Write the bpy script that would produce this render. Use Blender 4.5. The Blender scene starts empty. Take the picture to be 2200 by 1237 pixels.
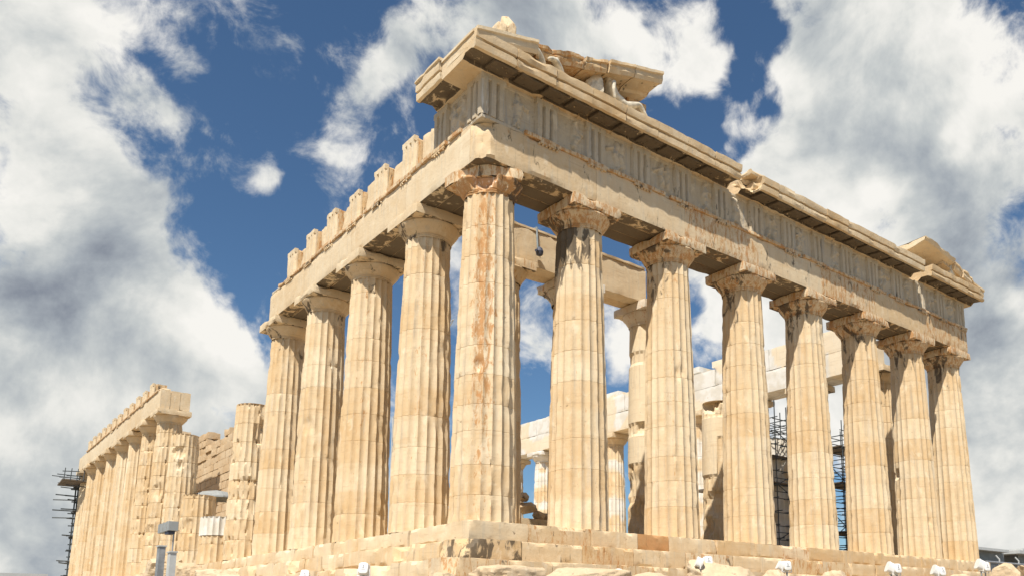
import bpy, math, random
import numpy as np
from mathutils import Vector

# ------------------------------------------------------------------ camera, sky, sun, exposure
scene = bpy.context.scene
COL = scene.collection
PI = math.pi
R = math.radians
EXPO = 0.38
cam_data = bpy.data.cameras.new("camera")
cam = bpy.data.objects.new("camera", cam_data)
COL.objects.link(cam)
cam.location = (-12.218, -19.466, -2.41)
_yaw, _pitch, _roll = 0.68877, 0.17594, -0.00128
cam.rotation_euler = (PI / 2 + _pitch, 0, -_yaw)
cam_data.sensor_width = 36.0
cam_data.lens = 28.96
cam_data.shift_x = -0.0740
cam_data.shift_y = 0.1740
cam_data.clip_start = 0.1
cam_data.clip_end = 8000
scene.camera = cam
scene.view_settings.view_transform = 'Standard'
scene.view_settings.look = 'None'
scene.view_settings.exposure = EXPO
scene.view_settings.gamma = 1.0
scene.view_settings.use_curve_mapping = False
scene.cycles.max_bounces = 6
scene.cycles.use_denoising = True

SUN = Vector((-0.56, -0.35, 1.0)).normalized()
sd = bpy.data.lights.new("sun", 'SUN')
sd.energy = 5.0
sd.angle = R(0.5)
sd.color = (1.0, 0.93, 0.82)
sun = bpy.data.objects.new("sun", sd)
COL.objects.link(sun)
sun.rotation_euler = SUN.to_track_quat('Z', 'Y').to_euler()
sun.location = (-40, -30, 60)

CLOUD= [(0.167, 0.983, 0.081, 0.166, 0.6), (0.316, 0.882, 0.35, 0.03, -0.2), (0.068, 0.995, 0.076, 0.152, 0.6), (0.902, 0.424, 0.083, 0.141, 0.6), (0.75, 0.543, 0.377, 0.15, 0.5), (0.828, 0.477, 0.293, 0.146, 0.5), (0.031, 0.844, 0.536, 0.114, 0.5), (0.078, 0.837, 0.541, 0.067, 0.35), (0.054, 0.899, 0.436, 0.135, 0.55), (0.108, 0.916, 0.387, 0.1, 0.5), (0.171, 0.929, 0.328, 0.107, 0.5), (0.217, 0.925, 0.312, 0.082, 0.4), (0.265, 0.918, 0.294, 0.055, 0.35), (0.091, 0.972, 0.217, 0.178, 0.6), (0.217, 0.952, 0.218, 0.147, 0.5), (0.142, 0.857, 0.495, 0.043, 0.24), (0.214, 0.838, 0.502, 0.05, 0.15), (0.225, 0.825, 0.519, 0.023, 0.08), (0.25, 0.856, 0.452, 0.028, 0.22), (0.169, 0.812, 0.558, 0.034, 0.2), (0.314, 0.8, 0.511, 0.053, 0.21), (0.327, 0.769, 0.55, 0.056, 0.26), (0.345, 0.732, 0.587, 0.051, 0.3), (0.332, 0.709, 0.622, 0.053, 0.27), (0.413, 0.666, 0.62, 0.091, 0.24), (0.511, 0.599, 0.617, 0.078, 0.32), (0.563, 0.589, 0.58, 0.071, 0.3), (0.486, 0.615, 0.62, 0.109, 0.38), (0.57, 0.546, 0.614, 0.091, 0.42), (0.606, 0.533, 0.59, 0.047, 0.3), (0.644, 0.535, 0.547, 0.048, 0.4), (0.674, 0.462, 0.576, 0.063, 0.45), (0.714, 0.399, 0.575, 0.138, 0.6), (0.798, 0.393, 0.457, 0.204, 0.6), (0.715, 0.51, 0.478, 0.12, 0.5), (0.894, 0.383, 0.23, 0.179, 0.6), (0.629, 0.705, 0.327, 0.071, 0.5), (0.695, 0.622, 0.36, 0.08, 0.42), (0.721, 0.618, 0.312, 0.075, 0.4), (0.472, 0.828, 0.303, 0.027, 0.25), (0.794, 0.548, 0.264, 0.129, 0.5), (0.627, 0.472, 0.62, 0.045, -0.5), (0.623, 0.571, 0.534, 0.039, -0.45), (0.629, 0.513, 0.584, 0.028, -0.25), (0.667, 0.494, 0.558, 0.028, -0.25), (0.286, 0.925, 0.251, 0.03, 0.2)]
GREY= [(0.009, 0.84, 0.542, 0.185, 0.3), (0.084, 0.906, 0.415, 0.169, 0.25), (0.84, 0.425, 0.336, 0.224, 0.3), (0.496, 0.611, 0.617, 0.136, 0.25), (0.103, 0.955, 0.279, 0.147, 0.5), (0.258, 0.949, 0.182, 0.167, 0.6), (0.091, 0.993, 0.077, 0.132, 0.5), (0.081, 0.982, 0.169, 0.087, 0.2), (0.759, 0.404, 0.511, 0.143, 0.38), (0.829, 0.377, 0.413, 0.116, 0.5), (0.902, 0.379, 0.205, 0.171, 0.55), (0.725, 0.467, 0.507, 0.102, 0.35), (0.346, 0.743, 0.572, 0.093, 0.35), (0.437, 0.657, 0.615, 0.118, 0.4), (0.086, 0.853, 0.515, 0.065, 0.3), (0.777, 0.441, 0.448, 0.057, -0.7), (0.796, 0.323, 0.512, 0.071, -0.6), (0.882, 0.356, 0.31, 0.041, -0.6), (0.797, 0.36, 0.484, 0.044, -0.4), (0.234, 0.918, 0.319, 0.078, -0.6), (0.655, 0.524, 0.545, 0.094, -0.5), (0.515, 0.595, 0.617, 0.092, -0.2), (0.629, 0.705, 0.327, 0.082, -0.6), (0.576, 0.551, 0.604, 0.074, -0.4), (0.059, 0.892, 0.449, 0.106, -0.2)]

def make_world():
    w = bpy.data.worlds.new("World")
    scene.world = w
    w.use_nodes = True
    nt = w.node_tree
    nt.nodes.clear()
    N, L = nt.nodes.new, nt.links.new
    def math_(op, a, b=None, c=None, clamp=False):
        n = N('ShaderNodeMath'); n.operation = op; n.use_clamp = clamp
        for k, v in enumerate((a, b, c)):
            if v is None: continue
            if isinstance(v, (int, float)): n.inputs[k].default_value = v
            else: L(v, n.inputs[k])
        return n.outputs[0]
    tc = N('ShaderNodeTexCoord')
    dirv = tc.outputs['Generated']
    nrm = N('ShaderNodeVectorMath'); nrm.operation = 'NORMALIZE'; L(dirv, nrm.inputs[0]); dirv = nrm.outputs[0]
    # wobble the direction so that the blobs get ragged outlines
    def noise(scale, detail, rough, dist=0.0, off=(0, 0, 0), vec=None):
        m = N('ShaderNodeVectorMath'); m.operation = 'ADD'; L(vec or dirv, m.inputs[0]); m.inputs[1].default_value = off
        n = N('ShaderNodeTexNoise'); n.inputs['Scale'].default_value = scale; n.inputs['Detail'].default_value = detail
        n.inputs['Roughness'].default_value = rough; n.inputs['Distortion'].default_value = dist
        L(m.outputs[0], n.inputs['Vector'])
        return n
    wob = noise(6.0, 4, 0.6)
    ws = N('ShaderNodeVectorMath'); ws.operation = 'SUBTRACT'; L(wob.outputs['Color'], ws.inputs[0]); ws.inputs[1].default_value = (0.5, 0.5, 0.5)
    wm = N('ShaderNodeVectorMath'); wm.operation = 'SCALE'; L(ws.outputs[0], wm.inputs[0]); wm.inputs['Scale'].default_value = 0.16
    wa = N('ShaderNodeVectorMath'); wa.operation = 'ADD'; L(dirv, wa.inputs[0]); L(wm.outputs[0], wa.inputs[1])
    wd = wa.outputs[0]
    def blobs(lst):
        acc = None
        for x, y, z, r, wgt in lst:
            d = N('ShaderNodeVectorMath'); d.operation = 'DISTANCE'; L(wd, d.inputs[0]); d.inputs[1].default_value = (x, y, z)
            m = N('ShaderNodeMapRange'); m.interpolation_type = 'SMOOTHSTEP'
            L(d.outputs['Value'], m.inputs['Value'])
            m.inputs['From Min'].default_value = 0.0; m.inputs['From Max'].default_value = r
            m.inputs['To Min'].default_value = wgt; m.inputs['To Max'].default_value = 0.0
            acc = m.outputs[0] if acc is None else math_('ADD', acc, m.outputs[0])
        return acc
    big = noise(5.0, 12, 0.60, 0.25, (3.1, 1.7, 0.4)).outputs['Fac']
    fine = noise(17.0, 10, 0.64, 0.4, (7.7, 2.2, 5.1)).outputs['Fac']
    cov = math_('ADD', blobs(CLOUD), math_('MULTIPLY', math_('SUBTRACT', big, 0.5), 1.5))
    cov = math_('ADD', cov, math_('MULTIPLY', math_('SUBTRACT', fine, 0.5), 1.0))
    up = N('ShaderNodeSeparateXYZ'); L(dirv, up.inputs[0])
    mask = N('ShaderNodeMapRange'); mask.interpolation_type = 'SMOOTHSTEP'; L(cov, mask.inputs['Value'])
    mask.inputs['From Min'].default_value = 0.03; mask.inputs['From Max'].default_value = 0.40
    # cloud shade
    n3 = noise(4.6, 12, 0.58, 0.25, (1.3, 9.7, 4.4)).outputs['Fac']
    n4 = noise(4.6, 12, 0.58, 0.25, (1.3 + 0.02, 9.7 + 0.012, 4.4 - 0.045)).outputs['Fac']
    relief = math_('MULTIPLY', math_('SUBTRACT', n3, n4), 2.4)
    gr = math_('ADD', blobs(GREY), math_('MULTIPLY', math_('SUBTRACT', n3, 0.5), 1.25))
    gr = math_('ADD', gr, relief)
    thick = N('ShaderNodeMapRange'); L(cov, thick.inputs['Value'])
    thick.inputs['From Min'].default_value = 0.25; thick.inputs['From Max'].default_value = 1.3
    thick.inputs['To Min'].default_value = 0.0; thick.inputs['To Max'].default_value = 0.18
    gr = math_('ADD', gr, thick.outputs[0])
    gr = math_('MULTIPLY', math_('ADD', gr, 0.16), 0.78)
    ramp = N('ShaderNodeValToRGB'); L(gr, ramp.inputs[0])
    e = ramp.color_ramp.elements
    e[0].position = 0.0; e[0].color = (1.0, 0.98, 0.93, 1)
    e[1].position = 1.0; e[1].color = (0.24, 0.27, 0.33, 1)
    for pos, c in ((0.22, (0.86, 0.86, 0.82)), (0.45, (0.62, 0.65, 0.65)), (0.7, (0.42, 0.46, 0.50))):
        k = e.new(pos); k.color = c + (1,)
    bgc = N('ShaderNodeBackground'); L(ramp.outputs[0], bgc.inputs['Color']); bgc.inputs['Strength'].default_value = CLOUD_STR
    sky = N('ShaderNodeTexSky'); sky.sky_type = 'NISHITA'; sky.sun_disc = False
    sky.sun_elevation = math.asin(SUN.z); sky.sun_rotation = math.atan2(SUN.x, SUN.y)
    sky.altitude = 150; sky.air_density = 1.0; sky.dust_density = 0.3; sky.ozone_density = 3.0
    tint = N('ShaderNodeMix'); tint.data_type = 'RGBA'; tint.blend_type = 'MULTIPLY'; tint.inputs[0].default_value = 1.0
    L(sky.outputs[0], tint.inputs[6]); tint.inputs[7].default_value = SKY_TINT
    bgs = N('ShaderNodeBackground'); L(tint.outputs[2], bgs.inputs['Color']); bgs.inputs['Strength'].default_value = 0.078
    mix = N('ShaderNodeMixShader'); L(mask.outputs[0], mix.inputs[0]); L(bgs.outputs[0], mix.inputs[1]); L(bgc.outputs[0], mix.inputs[2])
    out = N('ShaderNodeOutputWorld'); L(mix.outputs[0], out.inputs[0])
CLOUD_STR = 0.72
SKY_TINT = (0.70, 0.87, 0.95, 1)
make_world()

# ------------------------------------------------------------------ numeric noise
def _hash(ix, iy, iz, seed):
    h = (ix * 374761393 + iy * 668265263 + iz * 2147483647 + seed * 1274126177) & 0xffffffff
    h = ((h ^ (h >> 13)) * 1274126177) & 0xffffffff
    h = ((h ^ (h >> 16)) * 2246822519) & 0xffffffff
    h = h ^ (h >> 15)
    return (h & 0xffffff) / float(0xffffff)
def vn(p, seed=0):
    i = np.floor(p).astype(np.int64); f = p - i; f = f * f * (3 - 2 * f)
    r = 0
    for a in (0, 1):
        for b in (0, 1):
            for c in (0, 1):
                w = (f[:, 0] if a else 1 - f[:, 0]) * (f[:, 1] if b else 1 - f[:, 1]) * (f[:, 2] if c else 1 - f[:, 2])
                r = r + w * _hash(i[:, 0] + a, i[:, 1] + b, i[:, 2] + c, seed)
    return r
def fbm(p, octv=3, seed=0):
    s = 0; a = 0.5; t = 0
    for k in range(octv):
        s = s + a * vn(p * 2 ** k + 17.3 * k, seed + k); t += a; a *= 0.5
    return s / t
def sstep(a, b, x):
    t = np.clip((x - a) / (b - a), 0, 1); return t * t * (3 - 2 * t)

# ------------------------------------------------------------------ mesh builder (attr = tone, soot, rust, new; the second also carries painted neck shade)
class M:
    def __init__(s):
        s.V = []; s.Q = []; s.T = []; s.A = []; s.n = 0; s.flat = []
    def add(s, v, q=None, t=None, a=(0.5, 0, 0, 0)):
        v = np.asarray(v, float)
        s.V.append(v)
        a = np.asarray(a, float)
        if a.ndim == 1: a = np.tile(a, (len(v), 1))
        s.A.append(a)
        if q is not None and len(q): s.Q.append(np.asarray(q, np.int64) + s.n)
        if t is not None and len(t): s.T.append(np.asarray(t, np.int64) + s.n)
        s.n += len(v)
    def build(s, name, mat, parent=None, origin=(0, 0, 0), smooth=True, sharp=24):
        V = np.concatenate(s.V) - np.asarray(origin, float)
        A = np.concatenate(s.A)
        Q = np.concatenate(s.Q) if s.Q else np.zeros((0, 4), np.int64)
        T = np.concatenate(s.T) if s.T else np.zeros((0, 3), np.int64)
        me = bpy.data.meshes.new(name)
        nl = len(Q) * 4 + len(T) * 3
        me.vertices.add(len(V)); me.loops.add(nl); me.polygons.add(len(Q) + len(T))
        me.vertices.foreach_set('co', V.ravel())
        me.loops.foreach_set('vertex_index', np.concatenate([Q.ravel(), T.ravel()]).astype(np.int32))
        st = np.concatenate([np.arange(len(Q)) * 4, len(Q) * 4 + np.arange(len(T)) * 3]).astype(np.int32)
        me.polygons.foreach_set('loop_start', st)
        me.polygons.foreach_set('loop_total', np.concatenate([np.full(len(Q), 4), np.full(len(T), 3)]).astype(np.int32))
        me.polygons.foreach_set('use_smooth', np.full(len(Q) + len(T), smooth))
        at = me.attributes.new('wear', 'FLOAT_COLOR', 'POINT')
        at.data.foreach_set('color', A.ravel())
        me.update(calc_edges=True)
        me.validate()
        me.materials.append(mat)
        if smooth: me.set_sharp_from_angle(angle=R(sharp))
        ob = bpy.data.objects.new(name, me)
        COL.objects.link(ob)
        ob.location = origin
        if parent is not None:
            ob.parent = parent
            o = Vector(origin); q = parent
            while q is not None:
                o = o - q.location; q = q.parent
            ob.location = o
        return ob

def gridq(nu, nv, flip=False):
    i = np.arange(nu - 1)[:, None] * nv + np.arange(nv - 1)[None, :]
    q = np.stack([i, i + nv, i + nv + 1, i + 1], -1).reshape(-1, 4)
    return q[:, ::-1] if flip else q

def dents(P, dl):
    for c, r, v in dl or []:
        d = P - np.array(c)
        rr = np.linalg.norm(d, axis=1) / (r * (0.6 + 0.8 * fbm(P * (2.2 / r), 2, 5)))
        w = 1 - sstep(0.45, 1.0, rr)
        P = P + w[:, None] * np.array(v)
    return P

def block(m, lo, hi, res=0.16, rough=0.012, chip=0.10, seed=1, a=(0.5, 0, 0, 0), soffit=0.0, dl=None, cf=2.2, rot=0.0, skip=(), run=None, chop=None, chopn=0.16):
    lo = np.array(lo, float); hi = np.array(hi, float)
    size = hi - lo; cen = (lo + hi) / 2
    n = np.maximum(2, np.ceil(size / res).astype(int) + 1)
    n = np.minimum(n, 90)
    rs = math.cos(rot), math.sin(rot)
    for ax in range(3):
        u, v = (ax + 1) % 3, (ax + 2) % 3
        for side in (0, 1):
            if (ax, side) in skip: continue
            U = np.linspace(lo[u], hi[u], n[u]); W = np.linspace(lo[v], hi[v], n[v])
            P = np.zeros((n[u] * n[v], 3))
            P[:, u] = np.repeat(U, n[v]); P[:, v] = np.tile(W, n[u]); P[:, ax] = hi[ax] if side else lo[ax]
            # chips along the edges
            d = np.minimum(P - lo, hi - P)
            if run is not None: d[:, run] = np.maximum(d[:, run], 1e-3) + 9
            sd_ = np.sort(d, 1)
            N1 = fbm(P * cf + seed * 7.1, 3, seed)
            N2 = fbm(P * cf * 3.3 + seed * 2.3, 2, seed + 4)
            c = np.clip(N1 - 0.50, 0, 1) * 4.6 * chip + np.clip(N2 - 0.55, 0, 1) * 1.2 * chip + 0.012 * (chip > 0)
            c = np.minimum(c, size.min() * 0.35)
            pull = np.clip(c[:, None] - d, 0, None) * 0.5
            act = (sd_[:, 1] < c)[:, None]
            sg = np.sign(cen - P)
            Pn = P + np.where(act & (d < c[:, None]), sg * np.where(d == sd_[:, :1], (c[:, None] - sd_[:, 1:2]) * 0.5 + 0 * pull, 0), 0)
            both = (sd_[:, 1] < 1e-9)
            Pn[both] = (P + np.where(d < 1e-9, sg * c[:, None] * 0.5, 0))[both]
            if rough > 0:
                for k in range(3):
                    Pn[:, k] += (fbm(P * 3.1 + k * 31.7 + seed, 3, seed + 11 * k) - 0.5) * 2 * rough
            Pn = dents(Pn, dl)
            for cn, ch in chop or []:
                cn = np.array(cn, float); cn /= np.linalg.norm(cn)
                e = Pn @ cn - ch - (fbm(Pn * 3.0, 4, seed + 8) - 0.5) * chopn
                Pn = Pn - np.clip(e, 0, None)[:, None] * cn
            if rot:
                dx = Pn[:, 0] - cen[0]; dy = Pn[:, 1] - cen[1]
                Pn[:, 0] = cen[0] + dx * rs[0] - dy * rs[1]; Pn[:, 1] = cen[1] + dx * rs[1] + dy * rs[0]
            aa = np.tile(np.array(a, float), (len(P), 1))
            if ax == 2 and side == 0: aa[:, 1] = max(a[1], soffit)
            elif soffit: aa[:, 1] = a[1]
            m.add(Pn, gridq(n[u], n[v], flip=(side == 0)), a=aa)

def extr(m, prof, s0, s1, axis=0, ds=0.2, dp=0.16, rough=0.012, chip=0.06, seed=1, a=(0.5, 0, 0, 0), sootf=None, shear=0.0, dl=None, cf=2.0, ref=0.0, endw=0.25):
    """closed profile (list of (p,q)) swept along x (axis 0: p=y,q=z), y (axis 1: p=x,q=z) or z (axis 2: p=x,q=y).  shear: q rises with s"""
    prof = np.array(prof, float); k = len(prof); cen = prof.mean(0)
    n = max(2, int(math.ceil((s1 - s0) / ds)) + 1); S = np.linspace(s0, s1, n)
    area = 0.5 * np.sum(prof[:, 0] * np.roll(prof[:, 1], -1) - np.roll(prof[:, 0], -1) * prof[:, 1])
    def emb(s, p, q):
        q = q + (s - ref) * shear
        if axis == 0: return np.stack([s, p, q], -1)
        if axis == 1: return np.stack([p, s, q], -1)
        return np.stack([p, q, s], -1)
    base = (area > 0)
    if axis == 1: base = not base
    cc = emb(np.array([(s0 + s1) / 2]), cen[:1], cen[1:])[0]
    def finish(P, w, s):
        nn = fbm(P * cf + seed * 3.7, 3, seed)
        c = np.clip(nn - 0.46, 0, 1) * 4 * chip
        e = np.minimum(s - s0, s1 - s); w2 = np.maximum(w, endw * (1 - sstep(0, 0.12, e)))
        C = emb(s, np.full(len(s), cen[0]), np.full(len(s), cen[1]))
        d = C - P; L_ = np.linalg.norm(d, axis=1)[:, None] + 1e-6
        P2 = P + d / L_ * (c * w2)[:, None]
        ax_ = {0: 0, 1: 1, 2: 2}[axis]
        P2[:, ax_] += np.where(s - s0 < 1e-6, 1, np.where(s1 - s < 1e-6, -1, 0)) * (c * 0.9 * endw + 0.003)
        for kk in range(3): P2[:, kk] += (fbm(P * 3.3 + kk * 19 + seed, 3, seed + kk) - 0.5) * 2 * rough
        return dents(P2, dl)
    for i in range(k):
        A_, B_ = prof[i], prof[(i + 1) % k]
        ln = np.linalg.norm(B_ - A_); nn = max(2, int(math.ceil(ln / dp)) + 1)
        t = np.linspace(0, 1, nn)
        pp = A_[0] + (B_[0] - A_[0]) * t; qq = A_[1] + (B_[1] - A_[1]) * t
        s = np.repeat(S, nn); p_ = np.tile(pp, n); q_ = np.tile(qq, n)
        w = 1 - sstep(0, 0.14, np.minimum(t, 1 - t) * ln); w = np.tile(w, n)
        P = finish(emb(s, p_, q_), w, s)
        aa = np.tile(np.array(a, float), (len(P), 1))
        if sootf: aa[:, 1] = np.maximum(aa[:, 1], sootf(i))
        m.add(P, gridq(n, nn, flip=not base), a=aa)
    # caps as rings towards the centre
    rp = []
    for i in range(k):
        A_, B_ = prof[i], prof[(i + 1) % k]; ln = np.linalg.norm(B_ - A_); nn = max(2, int(math.ceil(ln / dp)) + 1)
        for t in np.linspace(0, 1, nn)[:-1]: rp.append(A_ + (B_ - A_) * t)
    rp = np.array(rp); K = len(rp)
    for s_, fl in ((s0, True), (s1, False)):
        rings = [1.0, 0.66, 0.33, 0.02]
        PP = np.concatenate([cen + (rp - cen) * r for r in rings])
        s = np.full(len(PP), s_)
        w = np.repeat([1, 0.0, 0, 0], K)
        P = finish(emb(s, PP[:, 0], PP[:, 1]), w, s)
        q = []
        for j in range(3):
            for i in range(K):
                q.append((j * K + i, j * K + (i + 1) % K, (j + 1) * K + (i + 1) % K, (j + 1) * K + i))
        q = np.array(q)
        if fl == base: q = q[:, ::-1]
        m.add(P, q, a=np.array(a, float))

def panel(m, O, U, Nn, us, zs, depth, T=0.3, a=(0.5, 0, 0, 0)):
    """height field: O origin, U along direction, Nn outward normal; depth(u,z)>0 goes inwards"""
    O = np.array(O, float); U = np.array(U, float); Nn = np.array(Nn, float)
    us = np.array(us); zs = np.array(zs); nu, nz = len(us), len(zs)
    uu = np.repeat(us, nz); zz = np.tile(zs, nu)
    d = depth(uu, zz)
    P = O + uu[:, None] * U + zz[:, None] * np.array([0, 0, 1.0]) - d[:, None] * Nn
    # orientation
    fl = np.dot(np.cross(U, [0, 0, 1.0]), Nn) < 0
    m.add(P, gridq(nu, nz, flip=fl), a=a)
    def skirt(idx, rev):
        A_ = P[idx]; B_ = A_.copy(); B_ -= (T - d[idx])[:, None] * Nn
        v = np.concatenate([A_, B_]); n = len(idx)
        q = [(i, i + 1, n + i + 1, n + i) for i in range(n - 1)]
        q = np.array(q)
        if rev: q = q[:, ::-1]
        m.add(v, q, a=a)
    skirt(np.arange(nz), fl); skirt((nu - 1) * nz + np.arange(nz), not fl)
    skirt(np.arange(nu) * nz, not fl); skirt(np.arange(nu) * nz + nz - 1, fl)

def tube(m, a_, b_, r, k=8, attr=(0.5, 0, 0, 0), r2=None):
    a_ = np.array(a_, float); b_ = np.array(b_, float); d = b_ - a_; L_ = np.linalg.norm(d); d = d / L_
    h = np.array([0, 0, 1.0]) if abs(d[2]) < 0.9 else np.array([1.0, 0, 0])
    u = np.cross(d, h); u /= np.linalg.norm(u); v = np.cross(d, u)
    t = np.arange(k) * 2 * PI / k; r2 = r if r2 is None else r2
    ring = np.cos(t)[:, None] * u + np.sin(t)[:, None] * v
    V = np.concatenate([a_ + ring * r, b_ + ring * r2, [a_, b_]])
    q = [(i, (i + 1) % k, k + (i + 1) % k, k + i) for i in range(k)]
    t_ = [(2 * k, (i + 1) % k, i) for i in range(k)] + [(2 * k + 1, k + i, k + (i + 1) % k) for i in range(k)]
    m.add(V, np.array(q)[:, ::-1], np.array(t_)[:, ::-1], a=attr)

def lathe(m, c, prof, k=40, a=(0.5, 0, 0, 0), dl=None, rough=0.0, seed=1, af=None):
    c = np.array(c, float); n = len(prof); t = np.arange(k + 1) * 2 * PI / k
    P = np.concatenate([np.stack([c[0] + r * np.cos(t), c[1] + r * np.sin(t), np.full(k + 1, c[2] + z)], -1) for r, z in prof])
    P0 = P.copy()
    if rough:
        nn = fbm(P * 2.6 + seed, 3, seed) ; sc = np.clip(nn - 0.52, 0, 1) * 5 * rough
        ax = np.array([c[0], c[1]]); d = P[:, :2] - ax
        P[:, :2] -= d / (np.linalg.norm(d, axis=1)[:, None] + 1e-6) * sc[:, None]
    P = dents(P, dl)
    aa = np.tile(np.array(a, float), (len(P), 1))
    if af is not None: aa = af(P0, aa)
    m.add(P, gridq(n, k + 1, flip=True), a=aa)

def rock_mesh(m, c, size, seed, cuts=9, a=(0.5, 0, 0, 0), sub=24, rough=0.05, rot=None, flatz=False):
    rnd = random.Random(seed)
    n = sub; t = np.linspace(-1, 1, n)
    parts = []
    for ax in range(3):
        for sg in (-1, 1):
            A_ = np.repeat(t, n); B_ = np.tile(t, n); P = np.zeros((n * n, 3))
            P[:, ax] = sg; P[:, (ax + 1) % 3] = A_; P[:, (ax + 2) % 3] = B_
            parts.append((P, sg))
    pl = []
    for i in range(cuts):
        v = np.array([rnd.gauss(0, 1) for _ in range(3)]); v /= np.linalg.norm(v); pl.append((v, rnd.uniform(0.66, 1.05)))
    for P, sg in parts:
        Pn = P / (np.abs(P) ** 7).sum(1, keepdims=True) ** (1 / 7)
        for v, h in pl:
            dd = Pn @ v - h
            Pn = Pn - np.clip(dd, 0, None)[:, None] * v
        nn = (fbm(Pn * 2.2 + seed * 1.3, 4, seed) - 0.5) * rough * 4
        nn = nn + (fbm(Pn * 7.0 + seed, 3, seed + 5) - 0.5) * rough * 1.2
        Pn = Pn * (1 + nn[:, None])
        Pn = Pn * np.array(size)
        if rot is not None:
            cz, sz = math.cos(rot), math.sin(rot)
            Pn = np.stack([Pn[:, 0] * cz - Pn[:, 1] * sz, Pn[:, 0] * sz + Pn[:, 1] * cz, Pn[:, 2]], -1)
        m.add(Pn + np.array(c), gridq(n, n, flip=(sg < 0)), a=a)

# ------------------------------------------------------------------ materials
def node_mat(name):
    m = bpy.data.materials.new(name); m.use_nodes = True
    nt = m.node_tree; nt.nodes.clear()
    out = nt.nodes.new('ShaderNodeOutputMaterial'); b = nt.nodes.new('ShaderNodeBsdfPrincipled')
    nt.links.new(b.outputs[0], out.inputs[0])
    return m, nt, b
class G:
    def __init__(s, nt): s.nt = nt
    def n(s, t): return s.nt.nodes.new(t)
    def L(s, a, b): s.nt.links.new(a, b)
    def math(s, op, a, b=None, clamp=False):
        n = s.n('ShaderNodeMath'); n.operation = op; n.use_clamp = clamp
        for k, v in enumerate((a, b)):
            if v is None: continue
            if isinstance(v, (int, float)): n.inputs[k].default_value = v
            else: s.L(v, n.inputs[k])
        return n.outputs[0]
    def pos(s, sc=(1, 1, 1), off=(0, 0, 0)):
        g = s.n('ShaderNodeNewGeometry'); mp = s.n('ShaderNodeMapping'); s.L(g.outputs['Position'], mp.inputs[0])
        mp.inputs['Scale'].default_value = sc; mp.inputs['Location'].default_value = off
        return mp.outputs[0]
    def noise(s, vec, scale, detail=5, rough=0.55, dist=0.0):
        n = s.n('ShaderNodeTexNoise'); s.L(vec, n.inputs['Vector'])
        n.inputs['Scale'].default_value = scale; n.inputs['Detail'].default_value = detail
        n.inputs['Roughness'].default_value = rough; n.inputs['Distortion'].default_value = dist
        return n.outputs['Fac']
    def rng(s, v, a, b, c=0.0, d=1.0, sm=True):
        n = s.n('ShaderNodeMapRange'); n.interpolation_type = 'SMOOTHSTEP' if sm else 'LINEAR'
        s.L(v, n.inputs['Value'])
        for k, x in (('From Min', a), ('From Max', b), ('To Min', c), ('To Max', d)): n.inputs[k].default_value = x
        return n.outputs[0]
    def mix(s, f, a, b, mode='MIX'):
        n = s.n('ShaderNodeMix'); n.data_type = 'RGBA'; n.blend_type = mode
        for i, v in ((0, f), (6, a), (7, b)):
            if isinstance(v, (int, float)): n.inputs[i].default_value = v
            elif isinstance(v, tuple): n.inputs[i].default_value = v if len(v) == 4 else v + (1,)
            else: s.L(v, n.inputs[i])
        return n.outputs[2]

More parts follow.
